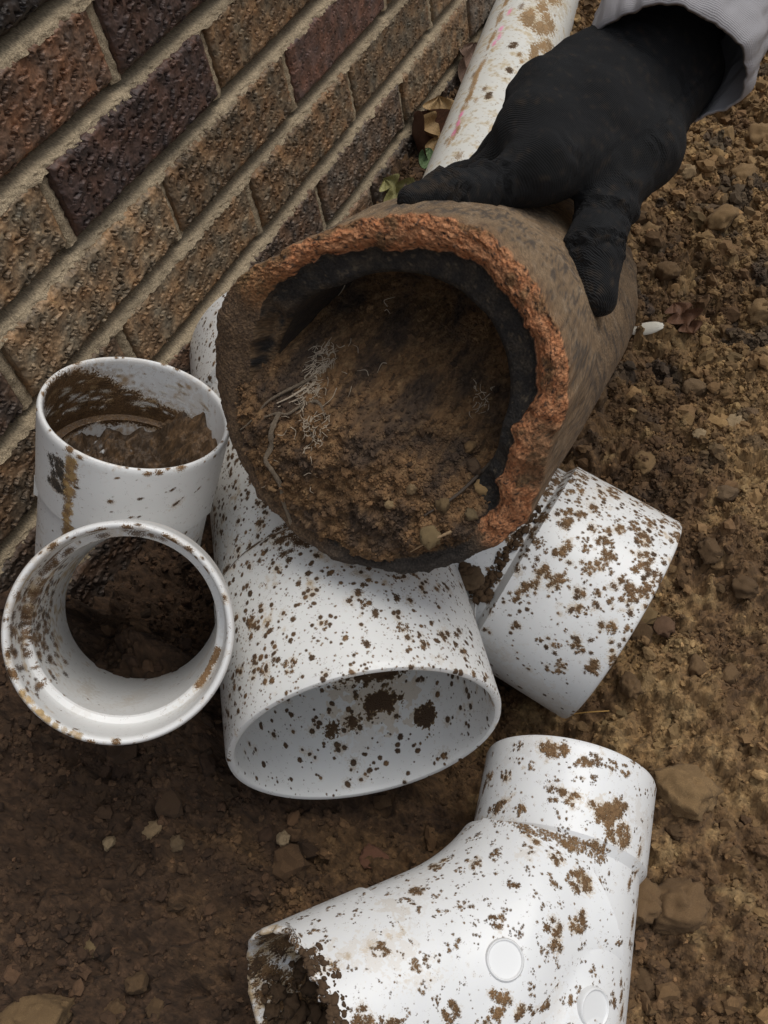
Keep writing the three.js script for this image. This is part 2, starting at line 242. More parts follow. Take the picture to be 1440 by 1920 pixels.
// splats: {u, v (metres), r, kind, c, ax (stretch), rot, irr, h}
function mudTexture(w, h, W, H, splats, seed, base = [0.765, 0.76, 0.745], film = () => 0, filmCol = MUD.film, wet = 0.9) {
  const col = new Float32Array(W * H * 3), hgt = new Float32Array(W * H), rou = new Float32Array(W * H).fill(0.33), R = mulberry(seed), nn = createNoise2D(mulberry(seed + 1));
  for (let j = 0; j < H; j++) for (let i = 0; i < W; i++) {
    const u = i / W * w, v = j / H * h, o = j * W + i;
    // wrap noise around the seam
    const a = u / w * Math.PI * 2, cx = Math.cos(a) * w / 6.283, cy = Math.sin(a) * w / 6.283;
    const f1 = n3(cx * 45 + seed, cy * 45, v * 45), f2 = n3(cx * 160 + seed, cy * 160, v * 160), f3 = nn(u * 900, v * 900);
    let k = 0.985 + 0.02 * f1; let c = [base[0] * k, base[1] * k, base[2] * k];
    const F = film(u, v), t = clamp(ss(0.46, 1.0, F + 0.42 * f1 + 0.26 * f2 + 0.10 * f3)); c = mixc(c, filmCol, t * 0.85);
    const speck = ss(0.74, 0.90, f3 * 0.7 + f2 * 0.5 + 0.25 * F); c = mixc(c, MUD.cake, 0.55 * speck);
    col[o * 3] = c[0]; col[o * 3 + 1] = c[1]; col[o * 3 + 2] = c[2]; rou[o] = 0.33 + 0.4 * t + 0.3 * speck;
  }
  const thin = []; // dried film round some of the larger splashes, and a few wiped smears
  for (const s of splats) if (s.r > 0.0013 && !s.al && R() < 0.35) thin.push({ ...s, u: s.u + (R() - 0.5) * s.r, v: s.v + (R() - 0.5) * s.r, r: s.r * (1.3 + 0.8 * R()), c: filmCol, al: 0.16 + 0.25 * R(), irr: 0.6, h: 0, rough: 0.6 });
  for (let i = 0; i < 34; i++) thin.push({ u: R() * w, v: R() * h, r: 0.003 + 0.008 * R(), c: filmCol, al: 0.08 + 0.16 * R(), irr: 0.9, fr: 1, ax: 1 + 3 * R(), rot: R() * 3.1, h: 0, rough: 0.6, grain: 0.35 });
  for (const s of [...thin, ...splats]) {
    const ext = s.r * 1.9 * Math.max(1, s.ax ?? 1), x0 = Math.floor((s.u - ext) / w * W), x1 = Math.ceil((s.u + ext) / w * W), y0 = Math.max(0, Math.floor((s.v - ext) / h * H)), y1 = Math.min(H - 1, Math.ceil((s.v + ext) / h * H));
    const cr = Math.cos(s.rot ?? 0), sr = Math.sin(s.rot ?? 0), sx = R() * 100, irr = s.irr ?? 0.25, fr = s.fr ?? 1.5, c0 = s.c ?? MUD.drop, tone = 0.8 + 0.4 * R();
    for (let j = y0; j <= y1; j++) for (let i = x0; i <= x1; i++) {
      const du = i / W * w - s.u, dv = j / H * h - s.v, a = (du * cr + dv * sr) / (s.ax ?? 1), b = -du * sr + dv * cr, d = Math.hypot(a, b) / s.r;
      const e = 1 + irr * (nn(du / s.r * fr + sx, dv / s.r * fr) + 0.6 * nn(du / s.r * fr * 2.7 + sx, dv / s.r * fr * 2.7) + 0.35 * nn(du / s.r * fr * 6 + sx, dv / s.r * fr * 6));
      const cov = clamp((e - d) * s.r / 0.00045); if (cov <= 0) continue;
      const o = j * W + ((i % W) + W) % W, g = clamp((e - d) / 0.8), gr = 1 + (s.grain ?? 0.18) * nn(du * 2300 + sx, dv * 2300) + 0.15 * nn(du * 700, dv * 700 + sx), al = cov * (s.al ?? 1);
      const k = tone * gr * (s.rim ? mix(0.62, 1.25, g) : 1);
      const th = s.al ? 0 : 0.45 * (1 - ss(0, 0.35, g)); for (let q = 0; q < 3; q++) col[o * 3 + q] = mix(col[o * 3 + q], mix(c0[q], filmCol[q], th) * k, al);
      const hh = (s.h ?? 0.5) * Math.sqrt(g) * (0.8 + 0.35 * (gr - 1) / 0.2); if (al > 0.5) hgt[o] = Math.max(hgt[o], hh); rou[o] = mix(rou[o], s.rough ?? wet, al);
    }
  }
  const A = new Uint8Array(W * H * 4), B = new Uint8Array(W * H * 4);
  for (let o = 0; o < W * H; o++) { for (let q = 0; q < 3; q++) A[o * 4 + q] = toS(col[o * 3 + q]); A[o * 4 + 3] = 255; B[o * 4] = 255 * clamp(hgt[o]); B[o * 4 + 1] = 255 * clamp(rou[o]); B[o * 4 + 2] = 0; B[o * 4 + 3] = 255; }
  return { map: dataTex(A, W, H, true), data: dataTex(B, W, H, false) };
}
const mudMat = (t, bump = 0.0013) => phys({ map: t.map, roughnessMap: t.data, roughness: 1, bumpMap: t.data, bumpScale: bump, ior: 1.46, specularIntensity: 0.9 });
// profile [[s, r], ...] along the axis (s = 0 at the mouth, negative behind); returns lengths for the painter
function refine(profile, step) { // rows along the profile; a sharp corner gets its row twice so that the shading breaks there
  const out = []; let acc = 0;
  for (let i = 0; i < profile.length - 1; i++) {
    const [s0, r0] = profile[i], [s1, r1] = profile[i + 1], L = Math.hypot(s1 - s0, r1 - r0), n = Math.max(1, Math.ceil(L / step));
    if (i > 0) { const [sp, rp] = profile[i - 1], Lp = Math.hypot(s0 - sp, r0 - rp); if (((s0 - sp) * (s1 - s0) + (r0 - rp) * (r1 - r0)) / (L * Lp) < 0.9 && Math.max(L, Lp) > 0.0026) out.push([s0, r0, acc, true]); }
    for (let k = 0; k < n; k++) out.push([mix(s0, s1, k / n), mix(r0, r1, k / n), acc + L * k / n]); acc += L;
  }
  out.push([...profile.at(-1), acc]); return out;
}
function axisFrame(ax) { const a = ax.clone().normalize(), U = V(0, 1, 0).cross(a).normalize(), W = a.clone().cross(U); return { a, U, W }; } // U level, W upwards
function revolve(c, ax, profile, { seg = 150, step = 0.0028, warp, drop } = {}) {
  const { a, U, W } = axisFrame(ax), pr = refine(profile, step), tot = pr.at(-1)[2], pos = [], uv = [];
  for (const [s, r, t] of pr) for (let i = 0; i <= seg; i++) {
    const th = i / seg * Math.PI * 2; let p = c.clone().addScaledVector(a, s).addScaledVector(U, r * Math.cos(th)).addScaledVector(W, r * Math.sin(th));
    if (warp) p = warp(p, s, r, th, t) ?? p;
    pos.push(p.x, p.y, p.z); uv.push(i / seg, t / tot);
  }
  const idx = []; for (let j = 0; j < pr.length - 1; j++) if (!pr[j][3]) for (let i = 0; i < seg; i++) { const A = j * (seg + 1) + i, C = A + seg + 1; if (drop && [A, A + 1, C, C + 1].every((q) => drop(V(pos[q * 3], pos[q * 3 + 1], pos[q * 3 + 2]), pr[j][0], pr[j][1]))) continue; idx.push(A, A + 1, C, A + 1, C + 1, C); }
  const g = buffer(pos, idx, uv), nm = g.attributes.normal;
  for (let j = 0; j < pr.length; j++) { const A = j * (seg + 1), B = A + seg; const n = V().fromBufferAttribute(nm, A).add(V().fromBufferAttribute(nm, B)).normalize(); nm.setXYZ(A, n.x, n.y, n.z); nm.setXYZ(B, n.x, n.y, n.z); }
  return { g, tot, a, U, W };
}
const arcOf = (profile) => { const L = [0]; for (let i = 1; i < profile.length; i++) L.push(L[i - 1] + Math.hypot(profile[i][0] - profile[i - 1][0], profile[i][1] - profile[i - 1][1])); return L; };
// flat tilted chips, a few millimetres each: -1..1
function chips(x, y, seed) {
  const i0 = Math.floor(x), j0 = Math.floor(y); let bd = 9, h = 0;
  for (let j = j0 - 1; j <= j0 + 1; j++) for (let i = i0 - 1; i <= i0 + 1; i++) { const px = i + hash2(i, j, seed), py = j + hash2(i, j, seed + 1), d = (x - px) ** 2 + (y - py) ** 2; if (d < bd) { bd = d; h = (x - px) * (hash2(i, j, seed + 2) * 3 - 1.5) + (y - py) * (hash2(i, j, seed + 3) * 3 - 1.5) + hash2(i, j, seed + 4) - 0.5; } }
  return h;
}
// signed distance to an endless cylinder
const cylD = (p, c, a, r) => { const w = p.clone().sub(c); w.addScaledVector(a, -w.dot(a)); return w.length() - r; };
// pulls the surface of one tube over to a rounded fillet with another; J is the crossing of the axes, side points along the branch
function fillet(c1, a1, r1, c2, a2, r2, k0, J, side) {
  const f = (p, k) => { const d1 = cylD(p, c1, a1, r1), d2 = cylD(p, c2, a2, r2), h = Math.max(k - Math.abs(d1 - d2), 0) / k; return Math.min(d1, d2) - h * h * k / 4; };
  return (p) => {
    const k = k0 * ss(-0.004, 0.04, p.clone().sub(J).dot(side)); if (k < 1e-4) return;
    for (let i = 0; i < 3; i++) { const d1 = cylD(p, c1, a1, r1), d2 = cylD(p, c2, a2, r2); if (Math.abs(d1 - d2) >= k || d2 < -0.004) return; const e = 5e-4, v = f(p, k), g = V(f(p.clone().add(V(e, 0, 0)), k) - v, f(p.clone().add(V(0, e, 0)), k) - v, f(p.clone().add(V(0, 0, e)), k) - v).multiplyScalar(1 / e); p.addScaledVector(g, -v / Math.max(0.3, g.lengthSq())); }
  };
}
const sideOf = (ba, a) => ba.clone().addScaledVector(a, -ba.dot(a)).normalize();
const pick = (R, a) => a[Math.floor(R() * a.length)];
// scatter: random splats over [u0,u1]x[v0,v1] with acceptance dens(u, v)
function scatter(R, n, w, v0, v1, dens, make) { const out = []; for (let i = 0; i < n; i++) { const u = R() * w, v = v0 + R() * (v1 - v0); if (R() < dens(u, v)) { const m = make(u, v); Array.isArray(m) ? out.push(...m) : out.push(m); } } return out; }
const power = (R, a, b, e = 2.2) => a + (b - a) * R() ** e;
function cluster(R, u, v, size, n, c, o = {}) { const r = []; for (let i = 0; i < n; i++) { const a = R() * 6.3, d = size * Math.sqrt(R()); r.push({ u: u + Math.cos(a) * d, v: v + Math.sin(a) * d * 0.8, r: size * (0.16 + 0.3 * R()) * (1 - 0.4 * d / size), c, irr: 0.55, fr: 1.1, h: 0.5 + 0.4 * R(), grain: 0.3, ...o }); } return r; }

// ---- large central wye
const PV = {};
{
  const c = V(0.31, -0.366, 0.211), a = V(0.6, 0, 0.8), r = 0.088;
  const bc = V(0.422, -0.445, 0.028), ba = V(0.947, -0.305, 0.102).normalize(), L2 = 0.262;
  const JX = bc.clone().addScaledVector(ba, -0.282), SD = sideOf(ba, a), FT = fillet(c, a, 0.0835, bc, ba, 0.0765, 0.03, JX, SD);
  const w = thing('pipe_wye', 'large white plastic wye under the clay pipe, speckled with round mud splashes', 'pipe fitting');
  { // trunk with the wide mouth
    const p = [[-0.375, 0.0885], [-0.300, 0.0885], [-0.295, 0.0835], [-0.118, 0.0835], [-0.112, 0.0868], [-0.075, 0.0874], [-0.004, r], [-0.001, r - 0.001], [0, r - 0.0028], [-0.001, r - 0.0048], [-0.004, r - 0.0058], [-0.085, r - 0.0075], [-0.087, r - 0.0125], [-0.37, r - 0.0125], [-0.375, 0.0885]];
    const A = arcOf(p), per = 2 * Math.PI * r, R = mulberry(201);
    const { g } = revolve(c, a, p, { seg: 200, warp: (q, s, rr) => { if (rr > 0.0825 && s < -0.1 && s > -0.37) fil(q); return q; }, drop: (q, s, rr) => rr > 0.0825 && s < -0.1 && q.clone().sub(JX).dot(SD) > 0.004 && cylD(q, bc, ba, 0.0765) < cylD(q, c, a.clone().normalize(), 0.0835) - 0.0008 });
    function fil(q) { FT(q); }
    const up = (u) => Math.sin(u / r); // 1 on top
    const out = (v) => v < A[8], mouth = A[7];
    const make = (u, v) => { const q = power(R, 0.00045, 0.0023, 2.3); return { u, v, r: q, c: R() < 0.8 ? MUD.drop : MUD.cake, ax: 1 + 0.5 * R() ** 2, rot: R() * 3, irr: 0.12 + 0.3 * R() * (q > 0.0018), rim: R() < 0.7, h: clamp(q / 0.003 * 0.7), rough: 0.7 }; };
    let sp = scatter(R, 13000, per, 0, A[8], (u, v) => (0.25 + 0.5 * ss(-0.2, 1, up(u))) * (0.55 + 0.9 * ss(-0.3, 0.4, n2(u * 22, v * 22))) * (v > mouth - 0.012 ? 0.5 : 1), make);
    sp.push(...scatter(R, 9000, per, 0, A[8], (u) => ss(-0.8, 0.9, up(u)), (u, v) => ({ u, v, r: 0.00035 + 0.0005 * R(), c: MUD.cake, irr: 0.5, h: 0.2 })));
    sp.push(...scatter(R, 150, per, A[2], A[7] - 0.01, (u) => ss(0.0, 0.8, up(u)), (u, v) => cluster(R, u, v, 0.0025 + 0.004 * R(), 9, MUD.cake)));
    // inside of the mouth: round droplets and two stuck flakes
    sp.push(...scatter(R, 5200, per, A[9], A[13], (u) => 0.75 - 0.35 * up(u), (u, v) => { const q = power(R, 0.0004, 0.0026, 2.8); return { u, v, r: q, c: R() < 0.85 ? MUD.drop : MUD.cake, ax: 1 + 0.25 * R(), rot: R() * 3, irr: 0.08 + 0.1 * R(), rim: true, h: 0.3 + q * 150, rough: 0.62 }; }));
    const th = (deg) => ((deg * Math.PI / 180) * r + per) % per;
    sp.push({ u: th(-62), v: A[10] + 0.035, r: 0.0105, c: MUD.drop, irr: 0.45, fr: 0.8, h: 0.8, rough: 0.7, grain: 0.12 }, { u: th(-84), v: A[10] + 0.062, r: 0.0115, c: MUD.drop, irr: 0.5, fr: 0.8, h: 0.8, rough: 0.8, ax: 1.5 }, { u: th(-80), v: A[11] + 0.004, r: 0.008, c: MUD.drop, irr: 0.6, fr: 1, h: 0.8, ax: 4, rot: 0 }, { u: th(-101), v: A[10] + 0.05, r: 0.006, c: MUD.drop, irr: 0.5, h: 0.7 }, { u: th(-112), v: A[10] + 0.046, r: 0.0055, c: MUD.drop, irr: 0.5, h: 0.7, ax: 1.4, rot: 1 }, { u: th(-62), v: A[11] + 0.01, r: 0.007, c: MUD.cake, irr: 0.5, h: 0.7, ax: 2 });
    for (let i = 0; i < 9; i++) sp.push({ u: th(-2 + 4 * R()), v: A[9] + 0.004 + i * 0.0035, r: 0.004, c: [0.3, 0.19, 0.085], irr: 0.4, al: 0.7, h: 0.1, ax: 1.3 });
    // mud along the hub shoulder and under the clay pipe
    for (let i = 0; i < 60; i++) sp.push({ u: th(20 + 160 * R()), v: A[3] + (R() - 0.5) * 0.006, r: 0.0009 + 0.0015 * R(), c: MUD.drop, ax: 1.5 + 2 * R(), irr: 0.5, h: 0.4 });
    for (let i = 0; i < 40; i++) sp.push({ u: th(78 + 28 * R()), v: A[4] + 0.004 + 0.014 * R() ** 2, r: 0.0008 + 0.0022 * R(), c: MUD.drop, irr: 0.6, ax: 1.6, h: 0.5 });
    const film = (u, v) => out(v) ? 0.02 + 0.34 * ss(0.2, 1, up(u)) * (0.5 + 0.5 * Math.sin(v * 60 + 2)) + 0.3 * ss(0.012, 0, Math.abs(v - mouth)) : 0.02 + (v < A[11] ? 0.2 * ss(0.2, 0.9, Math.cos(u / r)) : 0.1);
    mesh('trunk', g, mudMat(mudTexture(per, A.at(-1), 1536, 2048, sp, 301, [0.74, 0.735, 0.715], film)), w);
  }
  { // side branch with its hub
    const rb = 0.0855, p = [[-L2, 0.0765], [-0.092, 0.0765], [-0.087, 0.0845], [-0.003, rb], [-0.0008, rb - 0.001], [0, rb - 0.0028], [-0.001, rb - 0.0045], [-0.004, rb - 0.0055], [-0.08, rb - 0.007], [-0.082, rb - 0.014], [-0.2, rb - 0.014]];
    const A = arcOf(p), per = 2 * Math.PI * rb, R = mulberry(211), an = a.clone().normalize();
    const fl = fillet(bc, ba, 0.0765, c, an, 0.0835, 0.03, JX, SD);
    const { g } = revolve(bc, ba, p, { seg: 200, warp: (q, s, rr) => { if (rr < 0.0772 && rr > 0.074 && s < -0.1) fl(q); return q; }, drop: (q, s, rr) => s < -0.1 && cylD(q, c, an, 0.0835) < cylD(q, bc, ba, 0.0765) - 0.0008 });
    const up = (u) => Math.sin(u / rb), top = (u) => ss(-0.3, 0.9, Math.sin(u / rb + 0.35));
    let sp = scatter(R, 8000, per, 0, A[4], (u, v) => (0.1 + 0.75 * top(u)) * (0.5 + ss(-0.3, 0.4, n2(u * 20, v * 20))), (u, v) => { const q = power(R, 0.00045, 0.0022, 2.3); return { u, v, r: q, c: R() < 0.6 ? MUD.drop : MUD.cake, ax: 1 + 0.6 * R() ** 2, rot: R() * 3, irr: 0.2 + 0.4 * R(), rim: R() < 0.4, h: clamp(q / 0.003), rough: 0.8 }; });
    sp.push(...scatter(R, 300, per, A[2], A[4], (u, v) => top(u) * ss(0.0, 0.8, Math.sin(u / rb + 0.1)), (u, v) => cluster(R, u, v, 0.002 + 0.005 * R(), 12, R() < 0.4 ? MUD.crumb : MUD.cake)));
    sp.push(...scatter(R, 420, per, A[0] + 0.06, A[2], (u) => top(u), (u, v) => cluster(R, u, v, 0.002 + 0.005 * R(), 9, MUD.cake)));
    const film = (u, v) => 0.04 + 0.36 * ss(0.55, 1, Math.sin(u / rb - 0.1)) * ss(A[2], A[4], v) + 0.12 * ss(0, -0.6, up(u));
    mesh('branch', g, mudMat(mudTexture(per, A.at(-1), 1536, 1024, sp, 311, [0.765, 0.76, 0.745], film)), w);
  }
  { // soil caught in the crotch and along the hub shoulder
    const path = [V(0.3228, -0.3501, 0.0790), V(0.3287, -0.3580, 0.0806), V(0.3359, -0.3699, 0.0861), V(0.3386, -0.3647, 0.0771), V(0.3432, -0.3540, 0.0619), V(0.3498, -0.3455, 0.0422), V(0.3548, -0.3430, 0.0182)], cv = new THREE.CatmullRomCurve3(path), R = mulberry(219), ml = [];
    for (let i = 0; i < 520; i++) { const f = R() ** 1.5, p = cv.getPointAt(f), sp = 0.0055 * (1 - 0.3 * f), k = 0.0006 + 0.0034 * R() ** 3 * (1 - 0.4 * f), g = clodGeo(950 + i % 6, 1, 0.8, 0.5, 4).clone(); g.scale(k, k, k); g.rotateX(R() * 6).rotateY(R() * 6).translate(p.x + sp * (R() + R() - 1), p.y + 0.4 * sp * (R() - 0.5), p.z + sp * (R() + R() - 1)); ml.push(g); }
    mesh('mud', mergeGeometries(ml), std({ color: new THREE.Color().setRGB(0.12, 0.068, 0.032), roughness: 1, map: soilGrain }), w).userData.kind = 'stuff';
  }
  w.scale.setScalar(1.04); w.position.set(-0.01968, -0.00624, -0.01506); // 6 inch hub, resting in the soil
  PV.wye = w;
}

// ---- tee leaning on the wall at the left
{
  const c = V(0.2015, -0.2365, 0.2475), a = V(0.53, 0.735, 0.425).normalize(), r = 0.0612;
  const tc = V(0.1250, -0.2200, 0.1130), ta = V(0.30, 0.885, -0.355).normalize(), rt = 0.0597;
  const w = thing('pipe_tee', 'white plastic tee at the left against the wall, with a muddy upper socket', 'pipe fitting');
  {
    const p = [[-0.140, 0.0545], [-0.052, 0.0545], [-0.047, 0.061], [-0.003, r], [-0.0008, r - 0.0008], [0, r - 0.0022], [-0.0008, r - 0.0036], [-0.0025, r - 0.0044], [-0.026, r - 0.0050], [-0.028, r - 0.0056], [-0.0295, r - 0.0088], [-0.031, r - 0.0096], [-0.139, r - 0.0098], [-0.140, 0.0545]];
    const A = arcOf(p), per = 2 * Math.PI * r, R = mulberry(221);
    const { g, U, W } = revolve(c, a, p, { seg: 200, step: 0.003 });
    const th = (deg) => ((deg * Math.PI / 180) * r + per) % per;
    let sp = scatter(R, 260, per, 0, A.at(-1), () => 0.8, (u, v) => ({ u, v, r: power(R, 0.0003, 0.0013, 3), c: MUD.cake, irr: 0.5, ax: 1 + R(), rot: R() * 3, h: 0.3 }));
    // rim nicks and the smears inside, upper left
    for (let i = 0; i < 46; i++) { const d = R() * 360; sp.push({ u: th(d), v: A[4] + R() * 0.005, r: 0.0006 + 0.0016 * R() ** 2, c: R() < 0.5 ? MUD.crumb : MUD.cake, irr: 0.5, ax: 1.6, h: 0.4 }); }
    for (let i = 0; i < 400; i++) { const d = 152 + 46 * (R() + R() - 1); sp.push({ u: th(d), v: A[7] + 0.002 + 0.085 * R(), r: 0.0006 + 0.0022 * R() ** 2.4, c: pick(R, [MUD.cake, MUD.drop, MUD.crumb]), irr: 0.6, ax: 1.2 + 1.5 * R(), rot: 1.2 + 0.6 * R(), h: 0.5, al: 0.9 }); }
    for (let i = 0; i < 60; i++) { const d = 40 + 100 * R(); sp.push({ u: th(d), v: A[7] + 0.02 + 0.03 * R(), r: 0.0006 + 0.0016 * R(), c: MUD.cake, irr: 0.6, ax: 2.5, rot: 0, h: 0.4, al: 0.85 }); }
    for (let i = 0; i < 14; i++) sp.push({ u: th(-66 + 26 * i / 14), v: A[9] + 0.0012 + 0.002 * R(), r: 0.0016 + 0.0012 * R(), c: [0.2, 0.115, 0.055], irr: 0.5, h: 0.5 });
    for (let i = 0; i < 40; i++) sp.push({ u: th(185 + 40 * R()), v: A[4] + R() * 0.004, r: 0.0012 + 0.001 * R(), c: MUD.film, irr: 0.4, al: 0.7, h: 0.05 });
    const lowerLeft = (u) => { const t = u / r; return Math.cos(t - 2.7); };
    const film = (u, v) => (v < A[7] ? 0.25 * ss(0.008, 0, Math.abs(v - A[5])) : 0.46 * ss(0.35, 1, lowerLeft(u)) + 0.2 * ss(0.1, 1, Math.sin(u / r)));
    mesh('trunk', g, mudMat(mudTexture(per, A.at(-1), 1280, 1024, sp, 321, [0.765, 0.76, 0.745], film)), w);
    // small mould marks on either side of the body
  }
  {
    const p = [[-0.135, 0.0562], [-0.063, 0.0562], [-0.060, 0.0585], [-0.003, rt], [-0.0008, rt - 0.0008], [0, rt - 0.002], [-0.0008, rt - 0.0032], [-0.0025, rt - 0.004], [-0.046, rt - 0.0055], [-0.047, rt - 0.0105], [-0.10, rt - 0.0105]];
    const A = arcOf(p), per = 2 * Math.PI * rt, R = mulberry(231);
    const { g, U, W } = revolve(tc, ta, p, { seg: 180, step: 0.003 });
    { // nothing of the socket stands inside the ring's bore
      const P = g.attributes.position, keep = [], ix = g.index.array;
      for (let i = 0; i < ix.length; i += 3) { let inn = 0; for (let k = 0; k < 3; k++) { const q = V().fromBufferAttribute(P, ix[i + k]); if (cylD(q, c, a, 0.0540) < 0) inn++; } if (inn < 3) keep.push(ix[i], ix[i + 1], ix[i + 2]); }
      g.setIndex(keep);
    }
    // direction from this socket towards the camera gives the angle that faces us
    const face = camera.position.clone().sub(tc), f0 = Math.atan2(face.dot(W), face.dot(U)), th = (deg) => ((((f0 + deg * Math.PI / 180) * rt) % per) + per) % per; // deg > 0 turns to the right seen from above … measured round the axis
    PV.teeFace = f0;
    let sp = scatter(R, 420, per, 0, A[3], () => 0.8, (u, v) => ({ u, v, r: power(R, 0.0004, 0.0017, 3), c: R() < 0.5 ? MUD.cake : MUD.drop, irr: 0.4, ax: 1 + 1.6 * R(), rot: 0.3 + 0.4 * R(), h: 0.4 }));
    for (let i = 0; i < 40; i++) sp.push({ u: R() * per, v: A[3] + R() * 0.005, r: 0.0006 + 0.0014 * R() ** 2, c: MUD.crumb, irr: 0.5, ax: 1.6, h: 0.3 });
    // dark crust and yellow run on the left of the outside
    for (let i = 0; i < 60; i++) sp.push({ u: th(-43 + 9 * (R() + R() - 1)), v: A[3] - 0.010 - 0.024 * R(), r: 0.0012 + 0.0022 * R() ** 2, c: MUD.black, irr: 0.7, h: 0.7, grain: 0.4 });
    for (let i = 0; i < 240; i++) { const t = R(); sp.push({ u: th(-33 + 4 * (R() + R() - 1) - 4 * t), v: A[3] - 0.002 - 0.095 * t, r: 0.0008 + 0.0018 * R(), c: pick(R, [[0.33, 0.2, 0.08], [0.42, 0.28, 0.12], [0.2, 0.12, 0.06]]), irr: 0.6, h: 0.35, al: 0.85 }); }
    // inside: mud plastered over the far left wall with lighter streaks left bare
    for (let i = 0; i < 620; i++) { const d = 265 - 150 * R(); const hi = ss(170, 235, d); const v = A[7] + 0.003 + (0.045) * (1 - (R() * (0.35 + 0.65 * hi))); sp.push({ u: th(d), v, r: 0.0012 + 0.004 * R() ** 2, c: pick(R, [MUD.drop, MUD.cake, [0.09, 0.05, 0.024]]), irr: 0.55, ax: 1.2 + R(), rot: 0.4, h: 0.6, rough: 0.45 }); }
    for (let i = 0; i < 110; i++) { const d = 265 - 140 * R(); sp.push({ u: th(d), v: A[7] + 0.006 + 0.038 * R(), r: 0.0006 + 0.0009 * R(), c: pick(R, [[0.55, 0.5, 0.42], [0.3, 0.2, 0.1], [0.68, 0.66, 0.62]]), irr: 0.7, ax: 1.5 + 4 * R(), rot: 0.5 * (R() - 0.5), h: 0.1, al: 0.8, rough: 0.5 }); }
    for (let i = 0; i < 380; i++) sp.push({ u: R() * per, v: A[8] - 0.012 * R() + 0.004, r: 0.0012 + 0.003 * R(), c: MUD.drop, irr: 0.6, ax: 1.5, h: 0.6, rough: 0.4 });
    const film = (u, v) => v < A[7] ? 0.06 + 0.2 * ss(0.006, 0, Math.abs(v - A[5])) : 0.3 + 0.25 * Math.cos(u / rt - f0 - 3.9);
    mesh('socket', g, mudMat(mudTexture(per, A.at(-1), 1280, 768, sp, 331, [0.765, 0.76, 0.745], film, [0.36, 0.22, 0.09])), w);
    // wet mud that fills the socket to half its depth
    const pos = [], idx = [], uv = [], col = [], N = 150, M = 60;
    for (let j = 0; j <= M; j++) for (let i = 0; i <= N; i++) {
      const rr = (rt - 0.0047) * j / M, t = i / N * Math.PI * 2, x = Math.cos(t) * rr, y = Math.sin(t) * rr, side = Math.cos(t - (f0 + 1.9)) * j / M;
      const hgt = -0.060 + 0.012 * fbm2(x * 38 + 4, y * 38, 4) + 0.003 * crumbs(x / 0.008, y / 0.008, 51) + 0.0026 * fbm2(x * 220, y * 220, 3) + 0.030 * ss(0.45, 1, side) + 0.005 * ss(0.8, 1, j / M);
      const q = tc.clone().addScaledVector(ta, hgt).addScaledVector(U, x).addScaledVector(W, y); pos.push(q.x, q.y, q.z); uv.push(x * 8, y * 8);
      const k = mixc([0.085, 0.048, 0.021], [0.17, 0.095, 0.042], ss(0.0, 0.5, fbm2(x * 70 + 9, y * 70, 4) + 0.5 * ss(0.4, 1, side))); const bare = ss(0.035, 0.015, Math.abs(fbm2(x * 55 + 30, y * 55, 3))) * ss(0.05, 0.3, fbm2(x * 28 + 12, y * 28, 2)) * ss(0.3, 0, side); for (let q2 = 0; q2 < 3; q2++) k[q2] = mix(k[q2], 0.62, bare); col.push(...k);
    }
    mesh('mud', buffer(pos, gridIdx(N, M, true), uv, col), std({ vertexColors: true, roughness: 0.7, map: rep(soilGrain, 1.5), bumpMap: rep(grainBump, 1.2), bumpScale: 0.0007 }), w);
    const tab = new THREE.BoxGeometry(0.004, 0.017, 0.008, 2, 4, 2);
    for (const s of [-1, 1]) { const m = mesh('mould_tab', tab, std({ color: 0xe6e5e0, roughness: 0.4 }), w); const right = V().crossVectors(ta, face).normalize(); m.position.copy(tc).addScaledVector(ta, -0.073).addScaledVector(right, s * 0.0552); m.quaternion.setFromUnitVectors(V(0, 1, 0), ta); }
  }
}

